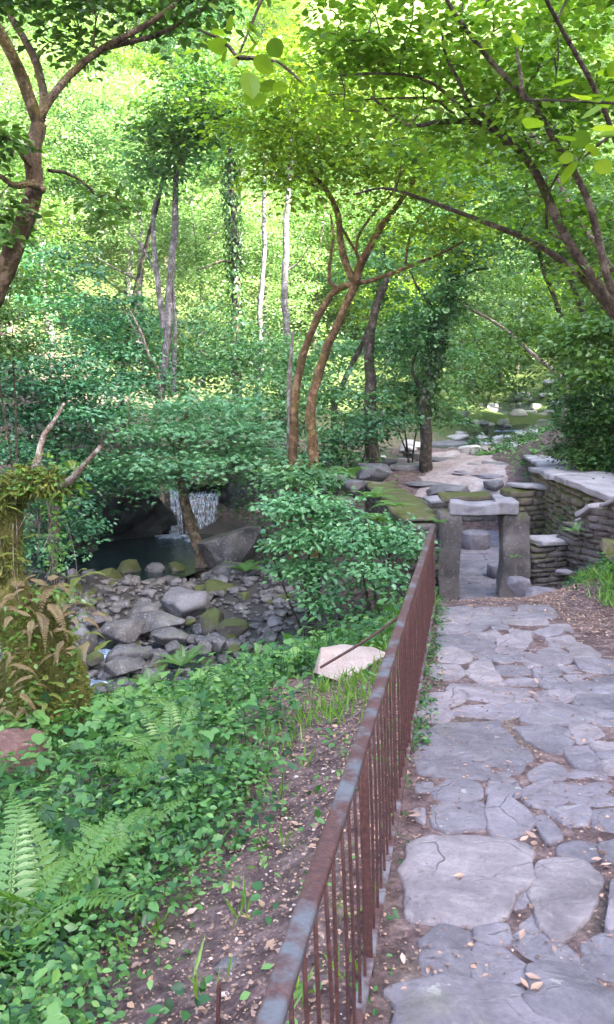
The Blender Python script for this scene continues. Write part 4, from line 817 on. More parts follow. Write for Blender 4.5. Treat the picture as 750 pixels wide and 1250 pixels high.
T.blobs((*pblob(430, 165, 15.4, 110, 70), 72), (*pblob(380, 195, 15.4, 70, 40), 34), (*pblob(500, 200, 15.4, 80, 60), 40), (*pblob(420, 90, 15, 110, 50), 46), (*pblob(540, 275, 15.6, 60, 45), 36), (*pblob(330, 150, 15.4, 60, 50), 36))
T.crown(M_LEAF_YEL, OVAL, 0.111, 35, (.4, .75), vm=.55)

# ------------------------------------------------------------------ pool tree, saplings and bushes
b = gbase(248, 690, 18.4)
T = Tree('sycamore_tree', 'young sycamore leaning over the pool with a flat layered blue-green crown', 'tree', b, bark_mat('pool_tree_bark', (.07, .05, .035), (.2, .15, .10), .35, (.08, .09, .02)), seed=6)
T.limb([b, *L((246, 684, 18.4), (238, 655, 18.4), (228, 618, 18.4), (220, 590, 18.4), (216, 560, 18.4), (222, 530, 18.4), (228, 505, 18.4))], .15, .04, flare=.7, seg=12)
C0 = T.limb([*L((219, 588, 18.4), (200, 565, 18.2), (165, 555, 18), (135, 552, 17.8))], .04, .012); T.limb([*L((219, 575, 18.4), (255, 552, 18.2), (300, 545, 18), (335, 545, 17.8))], .04, .012)
T.limb([*L((217, 560, 18.4), (205, 535, 17.8), (190, 520, 17.2))], .03, .01)
T.blobs((*pblob(230, 520, 18, 105, 34), 90), (*pblob(240, 555, 17.8, 110, 30), 90), (*pblob(165, 565, 18, 55, 26), 36), (*pblob(310, 545, 18, 46, 32), 36), (*pblob(230, 495, 18.6, 70, 22), 34))
T.crown(M_LEAF_TEAL, LOBED, 0.111, 41, (.32, .55), vm=.8, droop=.35, tilt=.3)

def bush(name, label, px, py, Y, stems, blobs, mat, tm, size, nl, Rr=(.3, .55), seed=0, bark=M_BARK_D, cat='shrub', group=None, r0=.035, **kw):
    b = gbase(px, py, Y); T = Tree(name, label, cat, b, bark, group, seed)
    for k, s in enumerate(stems):
        e = at(*s); o = T.r.normal(0, .06, 3) * [1, 1, 0]; m = (b * .55 + e * .45) + T.r.normal(0, .1, 3); T.limb([b + o, m, e], r0 * T.r.uniform(.8, 1.1), .01, 'trunk' if k == 0 else 'stem', seg=7)
    T.blobs(*[(*pblob(*q[:5]), q[5]) for q in blobs]); T.crown(mat, tm, size, nl, Rr, **kw); return T
bush('hazel_bush', 'bright green leafy bush on the bank between the stream and the railing', 378, 715, 13.2, [(350, 640, 13.2), (390, 640, 13.2), (365, 600, 13.4), (330, 670, 13)],
     [(362, 610, 13.2, 44, 20, 22), (388, 648, 13, 46, 26, 34), (356, 655, 13, 26, 18, 14), (400, 615, 13.4, 34, 20, 18), (375, 692, 12.8, 38, 18, 20), (392, 725, 12.6, 26, 14, 10)], M_LEAF_TEAL, OVAL, 0.096, 38, (.25, .42), 21, vm=.75, droop=.4)
BG = 'leafy bushes and saplings round the pool and stream'
bush('elder_bush', 'bank of layered blue-green saplings left of the pool tree', 60, 610, 18, [(70, 500, 18), (110, 520, 18), (30, 480, 18), (60, 440, 18.5)],
     [(75, 500, 18, 70, 40, 60), (40, 545, 17.5, 60, 34, 40), (110, 470, 18.8, 60, 30, 40), (20, 470, 17.6, 50, 50, 40), (105, 560, 18, 40, 26, 24), (60, 440, 19, 70, 30, 36)], M_LEAF_TEAL, OVAL, 0.111, 41, (.4, .65), 22, vm=.42, group=BG)
bush('sapling', 'dark blue-green sapling by the lower left of the pool, under the broken branches', 75, 680, 15.6, [(60, 600, 15.6), (100, 610, 15.6)],
     [(60, 610, 15.6, 50, 34, 36), (90, 640, 15.6, 34, 30, 24), (40, 660, 15, 40, 30, 24), (25, 580, 15, 40, 40, 30)], M_LEAF_TEAL, OVAL, 0.089, 38, (.3, .5), 23, vm=.35, group=BG)
bush('sapling', 'tall layered sapling between the pool tree and the left slope', 120, 560, 23, [(110, 420, 23), (160, 440, 23), (80, 400, 23)],
     [(100, 420, 23, 80, 26, 44), (150, 455, 22.5, 70, 24, 40), (80, 370, 23.5, 70, 26, 36), (140, 390, 24, 60, 24, 32), (60, 330, 24, 60, 30, 30), (110, 500, 22, 60, 20, 26)], M_LEAF_TEAL, OVAL, 0.126, 41, (.5, .85), 24, vm=.5, group=BG)
bush('sapling', 'spreading sapling with flat leaf layers behind the pool tree on its right', 320, 560, 23, [(310, 470, 23), (350, 490, 23), (280, 460, 23)],
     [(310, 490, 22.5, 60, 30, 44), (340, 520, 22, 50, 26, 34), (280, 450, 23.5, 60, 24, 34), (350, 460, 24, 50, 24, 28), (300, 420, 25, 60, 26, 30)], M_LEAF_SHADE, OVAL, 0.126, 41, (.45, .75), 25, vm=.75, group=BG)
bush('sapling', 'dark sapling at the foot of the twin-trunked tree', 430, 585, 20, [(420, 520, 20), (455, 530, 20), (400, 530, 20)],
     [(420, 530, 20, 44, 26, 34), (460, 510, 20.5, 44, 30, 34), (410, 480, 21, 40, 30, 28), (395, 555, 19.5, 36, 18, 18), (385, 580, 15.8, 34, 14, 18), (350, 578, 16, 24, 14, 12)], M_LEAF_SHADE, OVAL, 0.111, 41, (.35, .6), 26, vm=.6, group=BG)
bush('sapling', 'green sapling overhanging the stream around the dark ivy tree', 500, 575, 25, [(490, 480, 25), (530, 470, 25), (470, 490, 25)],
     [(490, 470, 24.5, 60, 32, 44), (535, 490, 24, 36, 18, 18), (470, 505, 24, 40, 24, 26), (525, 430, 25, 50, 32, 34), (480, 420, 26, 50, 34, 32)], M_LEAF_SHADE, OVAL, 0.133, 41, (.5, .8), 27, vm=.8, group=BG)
bush('sapling', 'light green sapling leaning over the far stream', 590, 540, 42, [(590, 450, 40), (620, 440, 40)],
     [(600, 440, 38, 46, 22, 34), (575, 470, 37, 40, 18, 24), (630, 465, 38, 30, 16, 18), (600, 405, 40, 50, 26, 34)], M_LEAF_MID, OVAL, 0.178, 41, (.7, 1.1), 28, vm=.75, group=BG)
bush('ivy_bank_bush', 'dark bush smothered in ivy on the right bank behind the tall retaining wall', 722, 575, 18.6, [(720, 500, 18.4), (705, 520, 18.6), (745, 480, 18), (695, 480, 19)],
     [(722, 515, 18, 38, 36, 60), (750, 500, 17.6, 34, 50, 60), (700, 490, 19, 24, 40, 36), (735, 440, 18, 50, 34, 44), (765, 550, 17.2, 30, 30, 30), (728, 560, 17.6, 42, 22, 44), (694, 545, 19, 20, 18, 18)], M_IVY, OVAL, 0.089, 48, (.25, .45), 29, vm=.6, flat=.3)
bush('bank_bush', 'leafy bush high on the right bank above the ivy', 800, 560, 11.5, [(790, 430, 11), (800, 420, 11)],
     [(740, 400, 11, 46, 40, 40), (700, 420, 13, 44, 30, 30), (660, 400, 14, 44, 34, 30), (760, 450, 10.5, 40, 40, 30)], M_LEAF_MID, OVAL, 0.089, 41, (.3, .5), 30, vm=.45)
bush('dead_leaf_bush', 'thin bush at the left edge in front of the dark slope', 5, 480, 13, [(15, 410, 13), (-10, 400, 13)],
     [(10, 420, 13, 36, 30, 24), (0, 380, 13, 40, 26, 20), (20, 340, 14, 40, 26, 20)], M_LEAF_MID, OVAL, 0.081, 35, (.3, .5), 31, vm=.4)

bush('sapling', 'layered sapling filling the gap behind the slender tree', 200, 560, 25.5, [(180, 440, 25.5), (240, 430, 25.5)],
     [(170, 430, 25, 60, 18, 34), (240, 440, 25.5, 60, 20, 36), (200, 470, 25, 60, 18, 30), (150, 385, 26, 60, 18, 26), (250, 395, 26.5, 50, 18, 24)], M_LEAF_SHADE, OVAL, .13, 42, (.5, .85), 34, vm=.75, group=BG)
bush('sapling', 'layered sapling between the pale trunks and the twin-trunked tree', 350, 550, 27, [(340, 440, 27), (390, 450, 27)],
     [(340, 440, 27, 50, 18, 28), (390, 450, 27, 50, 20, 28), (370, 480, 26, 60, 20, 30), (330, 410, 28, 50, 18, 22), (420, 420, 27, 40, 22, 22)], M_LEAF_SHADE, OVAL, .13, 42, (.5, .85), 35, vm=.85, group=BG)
bush('bramble_bush', 'tangled bright green bush spilling over the wall left of the gateway', 462, 690, 12.6, [(450, 640, 12.6), (480, 650, 12.8), (430, 630, 13)],
     [(450, 655, 12.6, 44, 26, 34), (480, 648, 13.0, 20, 18, 12), (455, 695, 12.2, 34, 16, 18), (500, 668, 12.6, 16, 24, 12)], M_LEAF_TEAL, OVAL, .09, 30, (.2, .36), 32, vm=.6, flat=.25)
bush('hanging_bush', 'leafy bush hanging over the dark rock at the left of the pool', 150, 580, 21.5, [(140, 560, 21), (180, 575, 20.6)],
     [(120, 580, 20.4, 50, 22, 30), (170, 582, 20.6, 44, 18, 26), (90, 615, 19.6, 40, 24, 24), (205, 575, 21, 36, 16, 16)], M_LEAF_TEAL, OVAL, .12, 38, (.35, .55), 33, vm=.4)
# ------------------------------------------------------------------ bare trunks further back
def trunk_tree(name, label, stems, bark, blobs, mat, tm, size, nl, Rr, seed, group=None, **kw):
    T = None
    for k, (pts, r0, r1) in enumerate(stems):
        q = L(*pts)
        if T is None: b = gbase(*pts[0]); T = Tree(name, label, 'tree', b, bark, group, seed); q = [b] + q
        T.limb(q, r0, r1, 'trunk' if k == 0 else 'branch', seg=8, flare=.25 if k == 0 else 0)
    if blobs: T.blobs(*[(*pblob(*q[:5]), q[5]) for q in blobs]); T.crown(mat, tm, size, nl, Rr, **kw)
    return T
trunk_tree('slender_tree', 'slender multi-stemmed tree behind the pool tree with a pale upper trunk', [([(197, 520, 23), (198, 488, 23), (200, 430, 23), (205, 370, 23), (208, 330, 23), (212, 260, 23), (214, 205, 23), (228, 180, 23)], .14, .06), ([(200, 400, 23), (194, 350, 23), (190, 300, 23), (188, 252, 23), (196, 230, 23)], .08, .04),
   ([(212, 478, 23), (214, 430, 23), (214, 380, 23), (210, 340, 23)], .07, .03), ([(196, 345, 23), (176, 305, 23), (156, 282, 23)], .04, .015)], M_BARK_P, [(220, 150, 22.5, 60, 36, 40), (190, 200, 22.5, 40, 24, 22), (255, 120, 22, 60, 34, 34)], M_LEAF_SHADE, OVAL, 0.148, 41, (.5, .85), 41, vm=.75)
trunk_tree('dead_tree', 'thin bleached dead stem leaning left of the slender tree', [([(194, 470, 22.6), (182, 436, 22.5), (172, 405, 22.4), (160, 380, 22.3)], .05, .02), ([(172, 405, 22.4), (163, 400, 22.4), (150, 372, 22.4)], .015, .006)], M_DEADWOOD, None, None, None, 0, 0, (1, 1), 42)
trunk_tree('straight_tree', 'pale straight trunk just left of the twin-trunked tree', [([(347, 490, 30), (348, 430, 30), (349, 350, 30), (350, 290, 30), (353, 240, 30), (356, 180, 30), (352, 120, 30)], .14, .07), ([(350, 330, 30), (365, 320, 30), (378, 300, 29.5)], .03, .012)], M_BARK_P, [(360, 130, 30, 60, 40, 34), (330, 90, 30, 50, 40, 26)], M_LEAF_YEL, OVAL, 0.192, 38, (.7, 1.1), 43, vm=.6)
trunk_tree('straight_tree', 'thin pinkish-grey trunk standing between the ivy-covered trunk and the pale one', [([(316, 470, 33), (317, 420, 33), (319, 350, 33), (321, 290, 33), (321, 240, 33), (325, 170, 33)], .12, .06)], M_BARK_P, [(330, 150, 33, 50, 40, 24)], M_LEAF_FAR, OVAL, 0.207, 38, (.7, 1.1), 44, vm=.5)
T = trunk_tree('ivy_trunk_tree', 'straight trunk wrapped in ivy with one crooked side branch, third from the twin tree', [([(289, 480, 33), (290, 420, 33), (288, 340, 33), (284, 270, 33), (282, 220, 33), (278, 160, 33)], .2, .09), ([(287, 322, 33), (270, 318, 32.8), (256, 324, 32.6), (240, 330, 32.5)], .05, .02)], M_BARK_D, [(275, 170, 33, 50, 36, 26)], M_LEAF_SHADE, OVAL, 0.192, 38, (.7, 1.1), 45, vm=.85)
def ivy_on(T, pts, rad, n, seed, size=.16, mat=M_IVY):
    r = np.random.default_rng(seed); C = smooth_line(L(*pts), 200); k = r.integers(0, 200, n); a = r.random(n) * 6.283; rr = rad * r.uniform(.6, 1.5, n)
    P = C[k] + np.c_[np.cos(a) * rr, np.sin(a) * rr, r.normal(0, .1, n)]; out = np.c_[np.cos(a), np.sin(a), r.normal(0, .3, n) + .3]; mb = MB()
    scatter(mb, OVAL, P, np.c_[r.normal(0, .5, n), r.normal(0, .5, n), -np.ones(n)], out, size * r.uniform(.6, 1.2, n), np.clip(r.normal(.55, .2, n), 0, 1)); mb.build('ivy', mat, T.t, smooth=False)
ivy_on(T, [(290, 440, 33), (288, 340, 33), (284, 270, 33), (280, 190, 33)], .26, 1500, 1)
T = trunk_tree('ivy_tree', 'dark ivy-hung tree on the stream bank behind the gateway', [([(522, 578, 23), (523, 540, 23), (521, 490, 23), (528, 440, 23), (535, 410, 23), (545, 370, 23), (556, 325, 23), (562, 280, 23), (575, 220, 23)], .18, .07), ([(526, 500, 23), (510, 470, 23), (503, 450, 23), (512, 420, 23)], .06, .02), ([(550, 350, 23), (575, 330, 22.6), (600, 325, 22.2)], .06, .02), ([(540, 390, 23), (515, 360, 23), (500, 330, 23)], .05, .02)],
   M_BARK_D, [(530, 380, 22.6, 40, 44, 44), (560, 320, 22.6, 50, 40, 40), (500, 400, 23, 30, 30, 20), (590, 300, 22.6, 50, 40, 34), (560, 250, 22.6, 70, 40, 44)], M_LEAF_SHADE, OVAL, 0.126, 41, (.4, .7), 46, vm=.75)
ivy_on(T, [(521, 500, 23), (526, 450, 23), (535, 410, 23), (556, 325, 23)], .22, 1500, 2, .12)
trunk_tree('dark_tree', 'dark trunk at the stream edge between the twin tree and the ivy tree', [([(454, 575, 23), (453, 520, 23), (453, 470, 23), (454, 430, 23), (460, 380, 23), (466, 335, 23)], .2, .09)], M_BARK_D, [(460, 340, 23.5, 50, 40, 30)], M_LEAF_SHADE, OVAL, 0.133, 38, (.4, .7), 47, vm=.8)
trunk_tree('dark_tree', 'thin dark trunk leaning right behind the twin-trunked tree', [([(408, 500, 25), (418, 470, 25), (432, 440, 25), (448, 410, 25), (458, 380, 25), (464, 345, 25), (470, 300, 25)], .09, .05)], M_BARK_D, [(475, 300, 25, 50, 34, 24)], M_LEAF_MID, OVAL, 0.148, 38, (.5, .8), 48, vm=.6)
trunk_tree('broken_snag', 'short splintered dead snag at the foot of the twin-trunked tree', [([(354, 480, 18), (354, 455, 18), (356, 425, 18), (357, 405, 18)], .06, .025)], M_DEADWOOD, None, None, None, 0, 0, (1, 1), 49)
trunk_tree('leaning_tree', 'long pale dead stem leaning left across the valley on the right', [([(690, 470, 24), (655, 435, 24), (625, 408, 24), (598, 388, 24), (565, 370, 24)], .08, .03)], M_DEADWOOD, None, None, None, 0, 0, (1, 1), 50)
for k, (pts, lb) in enumerate([([(712, 470, 20), (690, 400, 18), (665, 330, 18), (648, 270, 18), (640, 200, 18)], 'slim dark stem rising from the ivy bush, leftmost of three'), ([(728, 460, 19.5), (715, 390, 17), (690, 320, 17), (668, 250, 17)], 'slim dark stem rising from the ivy bush, middle one of three'), ([(745, 450, 19), (742, 380, 16), (728, 300, 16), (712, 230, 16)], 'slim dark stem rising from the ivy bush, rightmost of three')]):
    trunk_tree('slim_tree', lb, [(pts, .07, .03)], M_BARK_D, [(pts[-1][0] - 10, pts[-1][1] + 20, pts[-1][2], 60, 44, 34), (pts[-2][0], pts[-2][1], pts[-2][2], 40, 30, 16)], M_LEAF_MID, OVAL, 0.111, 38, (.4, .7), 51 + k, 'slim stems on the right bank', vm=.6)
trunk_tree('canopy_tree', 'dark-leaved tree crown hanging over the upper left centre', [([(150, 470, 26), (160, 380, 26), (185, 280, 25), (205, 200, 24), (225, 130, 23)], .075, .04), ([(205, 190, 24), (240, 160, 22), (290, 130, 21)], .06, .02)], M_BARK_D, [(215, 155, 22, 50, 32, 34), (255, 125, 21, 50, 30, 26), (240, 80, 21, 60, 24, 18)], M_LEAF_MID, OVAL, 0.133, 44, (.45, .75), 60, vm=.7)

# ------------------------------------------------------------------ woods on the hillsides: five kinds of tree, copied
def wood_proto(name, label, seed, hgt, crown_r, mat, size, bark, n=140, low=.35, lean=.3):
    T = Tree(name, label, 'tree', (0, 0, 0), bark, 'trees of the wood on the far hillside', seed); r = T.r
    top = np.array([r.normal(0, lean), r.normal(0, lean), hgt * .9]); mid = top * .5 + [r.normal(0, .25), r.normal(0, .25), 0]
    C = T.limb([(0, 0, -.4), mid * .5, mid, top], .05 + hgt * .014, .03, flare=.3, seg=7)
    for k in range(5):
        j = int(len(C) * r.uniform(low, .85)); a = r.random() * 6.28; T.fork(C, j, (math.cos(a), math.sin(a), r.uniform(.2, .7)), crown_r * r.uniform(.6, 1), .05, .012)
    T.blobs((top * .78, (crown_r, crown_r, hgt * .34), n), (top * .45 + [r.normal(0, .6), r.normal(0, .6), 0], (crown_r * .8, crown_r * .8, hgt * .16), n // 4))
    T.crown(mat, DIAW, size * .56, 84, (.55, 1.0), vm=.5, flat=.12, tilt=.35)
    return T.t
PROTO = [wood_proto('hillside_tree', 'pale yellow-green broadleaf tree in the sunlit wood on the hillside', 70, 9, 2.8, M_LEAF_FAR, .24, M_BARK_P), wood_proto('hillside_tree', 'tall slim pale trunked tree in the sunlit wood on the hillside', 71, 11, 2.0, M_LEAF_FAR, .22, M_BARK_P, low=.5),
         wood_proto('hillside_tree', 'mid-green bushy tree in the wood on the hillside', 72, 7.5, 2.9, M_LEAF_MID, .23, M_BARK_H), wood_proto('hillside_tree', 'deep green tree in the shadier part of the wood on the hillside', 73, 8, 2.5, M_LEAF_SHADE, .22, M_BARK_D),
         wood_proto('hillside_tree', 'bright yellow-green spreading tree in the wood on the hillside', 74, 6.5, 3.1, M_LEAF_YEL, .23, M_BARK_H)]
used = [False] * 5; r = np.random.default_rng(99); placed = []
def put(k, x, y, sc=1.0):
    u = 375 + FPX * x / y; lab = ['pale yellow-green broadleaf tree', 'tall slim pale-trunked tree', 'mid-green bushy tree', 'deep green leafy tree', 'bright yellow-green spreading tree'][k] + (' lower on the wooded slope' if h1(x, y) < 4 else ' midway up the wooded slope' if h1(x, y) < 12 else ' high on the wooded slope') + (' at far left' if u < 120 else ' behind the slender tree' if u < 270 else ' behind the pale trunks' if u < 400 else ' behind the ivy tree' if u < 580 else ' at far right')
    PROTO[k]['label'] = lab if not used[k] else PROTO[k]['label']
    p = (x, y, h1(x, y) - .1); rz = r.uniform(0, 6.28); s_ = sc * r.uniform(.8, 1.2)
    if not used[k]: PROTO[k].location = p; PROTO[k].rotation_euler.z = rz; PROTO[k].scale = (s_,) * 3; used[k] = True
    else: dup(PROTO[k], p, rz, s_, lab)
tries = 0
while len(placed) < 120 and tries < 6000:
    tries += 1; y = 20 + 58 * r.random() ** .8; x = r.uniform(-.43, .43) * y
    z = h1(x, y)
    if z < .3 or (abs(x - (2.2 + (y - 28) * .62)) < 4.2 and 24 < y < 56): continue
    if y < 28 and x > -8.5: continue
    if any(math.hypot(x - a, y - b) < 2.4 for a, b in placed): continue
    placed.append((x, y)); sunny = x < -3 + .1 * y
    k = int(r.choice([0, 1, 2, 3, 4], p=[.34, .2, .16, .08, .22] if y > 36 else [.14, .12, .34, .28, .12])); put(k, x, y)
# undergrowth of the far hillside: one uncountable mass
n = 2600; x = r.uniform(-40, 40, n * 3); y = r.uniform(24, 95, n * 3); z = H(x, y); ok = (z > .1) & (np.abs(x) < .5 * y + 2) & ~((np.abs(x - (2.2 + (y - 28) * .62)) < 2.6) & (y < 52)); x, y, z = x[ok][:n], y[ok][:n], z[ok][:n]
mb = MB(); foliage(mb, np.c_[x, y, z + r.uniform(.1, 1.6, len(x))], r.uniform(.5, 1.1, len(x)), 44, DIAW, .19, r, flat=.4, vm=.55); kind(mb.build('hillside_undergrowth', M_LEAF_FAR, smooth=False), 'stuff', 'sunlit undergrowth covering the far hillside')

# ------------------------------------------------------------------ air: haze added to brighten and pale the far wood
mb = MB(); V, F = CG[3]; mb.add(V * np.array([120, 110, 48]) + [0, 45, 36], F)
hz = bpy.data.materials.new('added_haze'); hz.use_nodes = True; t_ = hz.node_tree; t_.nodes.remove(t_.nodes['Principled BSDF']); pv = t_.nodes.new('ShaderNodeVolumePrincipled')
pv.inputs['Color'].default_value = (.95, .97, 1, 1); pv.inputs['Density'].default_value = HAZE; pv.inputs['Anisotropy'].default_value = .2; t_.links.new(pv.outputs[0], t_.nodes['Material Output'].inputs['Volume'])
o = mb.build('haze', hz, smooth=False); kind(o, 'stuff', 'thin haze added to pale the wooded valley')

def fuzz(V, F, n, ln, r, wd=.3, lift=.5):
    A, B, C_ = V[F[:, 0]], V[F[:, 1]], V[F[:, 2]]; cr = np.cross(B - A, C_ - A); ar = np.linalg.norm(cr, axis=1); k = r.choice(len(F), n, p=ar / ar.sum()); u, w_ = r.random(n), r.random(n); sw = u + w_ > 1; u[sw], w_[sw] = 1 - u[sw], 1 - w_[sw]
    P = A[k] + (B - A)[k] * u[:, None] + (C_ - A)[k] * w_[:, None]; Nn = unit(cr[k]); keep = fnoise(P, 5, 61, 2) > -.28; P, Nn = P[keep], Nn[keep]; n = len(P); mb = MB()
    scatter(mb, T_dia(wd, .05), P - Nn * .01, Nn * lift + r.normal(0, .5, (n, 3)) - UP * .35, r.normal(0, 1, (n, 3)), ln * r.uniform(.5, 1.5, n), np.clip(.45 + .5 * fnoise(P, 6, 62, 2) + r.normal(0, .15, n), 0, 1)); return mb
# ------------------------------------------------------------------ mossy stump with broken branches and ferns, left
q = np.array([-1.98, 6.6, 0]); q[2] = h1(q[0], q[1])
T = Tree('mossy_stump', 'big moss-covered tree stump at the left edge with two broken bare branches', 'stump', q - [0, 0, .1], M_STUMP, seed=80)
V, F = rock_verts((.86, .8, 1.75), 812, 5, 10, .2); V[:, :2] *= (1 + .22 * fnoise(V, 2.6, 13, 3) - .18 * V[:, 2])[:, None]; V *= 1 + .07 * fnoise(V, 9, 3, 3)[:, None]; V[:, 0] += -.12 * (V[:, 2] > 0) * V[:, 2]; mb = MB(); mb.add(V + at(50, 850, 6.7), F); mb.build('trunk', M_STUMP, T.t); T.nl += 1; SV, SF = V + at(50, 850, 6.7), F
T.limb([at(30, 780, 6.7), at(10, 720, 6.75), at(2, 660, 6.8), at(4, 610, 6.8), at(24, 592, 6.75), at(52, 588, 6.7), at(78, 592, 6.65)], .14, .055, 'branch', seg=14, wob=.25)
T.limb([at(72, 592, 6.66), at(88, 588, 6.6), at(102, 572, 6.5), at(124, 546, 6.45)], .04, .013, 'branch', seg=9, wob=.2, mat=M_DEADWOOD)
T.limb([at(36, 590, 6.7), at(48, 560, 6.8), at(52, 538, 6.85), at(66, 518, 6.9), at(80, 494, 6.9)], .034, .014, 'branch', seg=9, wob=.2, mat=M_DEADWOOD)
rr = np.random.default_rng(5); mb = MB()
for k in range(26):
    p = at(rr.uniform(-5, 105), rr.uniform(585, 640), 6.7 + rr.normal(0, .1)); 
    if k < 14: p = at(rr.normal(69, 4), rr.uniform(592, 612), 6.62)
    ln = rr.uniform(.25, .75); tube(mb, [p, p + [rr.normal(0, .03), 0, -ln * .5], p + [rr.normal(0, .05), 0, -ln]], .004, .002, 4, 8)
mb.build('dry_vine', M_DEADWOOD, T.t)
def moss_leaves(): 
    n = 900; r = rr; px = r.uniform(-5, 105, n); mb = MB(); C = np.array([at(px[k], r.uniform(715, 900), 6.28 + .1 * r.random()) for k in range(60)])
    foliage(mb, C, .07, 7, OVAL, .05, r, flat=.6, vm=.5); C2 = np.array([at(r.uniform(0, 95), r.uniform(570, 600), 6.66) for k in range(34)]); foliage(mb, C2, .09, 7, OVAL, .055, r, flat=.6, vm=.6)
    C3 = np.array([at(r.normal(69, 5), r.uniform(600, 700), 6.6) for k in range(30)]); foliage(mb, C3, .06, 6, OVAL, .05, r, flat=.8, vm=.4); return mb
moss_leaves().build('creeper', M_FERN, T.t, smooth=False)
fuzz(SV, SF, 15000, .045, rr).build('moss', M_MOSS, T.t, smooth=False)
mb = MB(); CV = tube(MB(), L((30, 780, 6.7), (10, 720, 6.75), (2, 660, 6.8), (4, 610, 6.8), (24, 592, 6.75), (52, 588, 6.7), (70, 592, 6.67)), .14, .07, 14, 40); kx = rr.integers(0, 40, 6500); dv = unit(rr.normal(size=(6500, 3))); tt_ = .145 - .075 * kx / 40
scatter(mb, T_dia(.3, .05), CV[kx] + dv * tt_[:, None] + rr.normal(0, .03, (6500, 3)) * [1, 1, 0], dv * .5 + rr.normal(0, .4, (6500, 3)) - UP * .5, rr.normal(0, 1, (6500, 3)), .05 * rr.uniform(.5, 1.5, 6500), np.clip(rr.normal(.5, .22, 6500), 0, 1)); mb.build('moss', M_MOSS, T.t, smooth=False)

# ------------------------------------------------------------------ ferns
PN = T_dia(.34, .03)
def frond(p, az, Ln, rise, droop, r, tmw=.42, n=18, leaflets=5, wfac=.26, roll=0.0):
    t = np.linspace(0, 1, n + 2)[1:]; d = np.array([math.cos(az), math.sin(az), 0]); side = np.array([-math.sin(az), math.cos(az), 0])
    c = lambda u: p + d * (Ln * u * (1 - .12 * u)) + UP * Ln * (rise * u - droop * u * u)
    mb = MB(); tube(mb, [c(0), c(.25), c(.5), c(.75), c(1)], .004, .0012, 4, 8, a=.4)
    Ps, Ys, Ns, Ss, Vs = [], [], [], [], []
    for k, u in enumerate(t):
        T_ = unit(c(min(1, u + .02)) - c(u - .02)); Nn = unit(np.cross(T_, side)); Nn = Nn if Nn[2] > 0 else -Nn
        l = Ln * wfac * min(1, u * 5 + .25) * (1 - u) ** .7 + .01 * Ln
        for sg in (-1, 1):
            Y = unit(side * sg + T_ * .35 - UP * .12 + r.normal(0, .04, 3)); m = leaflets if l > .03 else 2
            for j in range(m):
                q = c(u) + Y * l * (j / m)
                for s2 in (-1, 1):
                    Y2 = unit(Y * .55 + T_ * s2 * .8); Ps.append(q); Ys.append(Y2); Ns.append(Nn); Ss.append(max(.006, l * .24 * (1 - .6 * j / m))); Vs.append(np.clip(.5 + r.normal(0, .1), 0, 1))
            Ps.append(c(u)); Ys.append(Y); Ns.append(Nn); Ss.append(l); Vs.append(.45)
    scatter(mb, PN, np.array(Ps), np.array(Ys), np.array(Ns), np.array(Ss), np.array(Vs)); return mb
def fern(label, p, n, Ln, mat, seed, az0=0, spread=6.28, rise=.7, droop=.6, group=None, name='fern', leaflets=5, nn=18, wild=0.0):
    r = np.random.default_rng(seed); t = thing(name, label, 'fern', p, group)
    for k in range(n):
        az = az0 + spread * ((k + r.uniform(.2, .8)) / n - .5) + wild * r.normal(0, .5); frond(np.array(p) + [0, 0, .02] + wild * r.normal(0, .07, 3), az, Ln * r.uniform(.75 - .35 * wild, 1.15), rise * r.uniform(.7 - 1.2 * wild, 1.25 + wild), droop * r.uniform(.8 - .4 * wild, 1.2 + .4 * wild), r, n=nn, leaflets=leaflets).build('frond', mat, t, smooth=False)
    return t
for k, (px, py, n_, Ln, mt, az0, sp, lb, kw) in enumerate([
  (60, 1150, 6, .42, M_FERN, 2.0, 5.5, 'large bright fern in the bottom left undergrowth', {}), (10, 1195, 4, .40, M_FERN, 2.2, 5, 'bright fern cut by the left edge near the bottom', {}), (150, 1075, 4, .3, M_FERN, 2.6, 5, 'smaller fern up and right of the large bright fern', {}),
  (185, 990, 4, .3, M_FERN, 2.4, 4, 'fern with long fronds in the middle of the bank undergrowth', {}), (215, 955, 4, .34, M_FERN, 2.6, 3, 'fern pointing left among the brambles', {}), (225, 905, 4, .3, M_FERN, 2.8, 3, 'fern higher up among the brambles', {}),
  (222, 822, 5, .34, M_FERN, 1.6, 5, 'green fern at the edge of the stream bed', {}), (180, 850, 5, .32, M_FERN, 1.6, 5, 'pale fern at the bank edge near the stump', {}),
  (300, 705, 4, .4, M_FERN, 1.6, 5, 'tiny fern growing on a boulder beside the small cascade', {}),]):
    g = onground(px, py); fern(lb, g + [0, 0, .1], n_ + 2, Ln * 1.3, mt, 600 + k, az0, sp, 1.0, .6)
for k, (px, py, Y, n_, Ln, mt, lb) in enumerate([(470, 640, 14.6, 8, .75, M_FERN, 'tall fern clump behind the left gateway wall'), (455, 610, 15.6, 7, .7, M_FERN, 'fern in front of the rubble left of the gateway wall'), (482, 620, 13.9, 6, .5, M_FERN, 'fern on the bank just left of the mossy wall'), (535, 640, 13.2, 4, .3, M_FERN, 'tiny fern sprouting on top of the left gateway pillar'),
   (628, 682, 13.25, 4, .16, M_FERN, 'tiny fern on the right gateway pillar'), (602, 560, 27, 9, 1.0, M_FERN, 'green fern clump on the stream bank beyond the terrace'), (590, 555, 28.5, 7, .9, M_FERN, 'darker fern clump beside the upper rapids'), (425, 582, 17, 7, .7, M_FERN, 'fern drooping over the rubble left of the gateway'), (700, 650, 13.1, 5, .3, M_FERN, 'little fern at the foot of the stepped wall')]):
    fern(lb, at(px, py, Y), n_, Ln, mt, 640 + k, 4.7, 6.0, .7, .6, leaflets=4, nn=14)
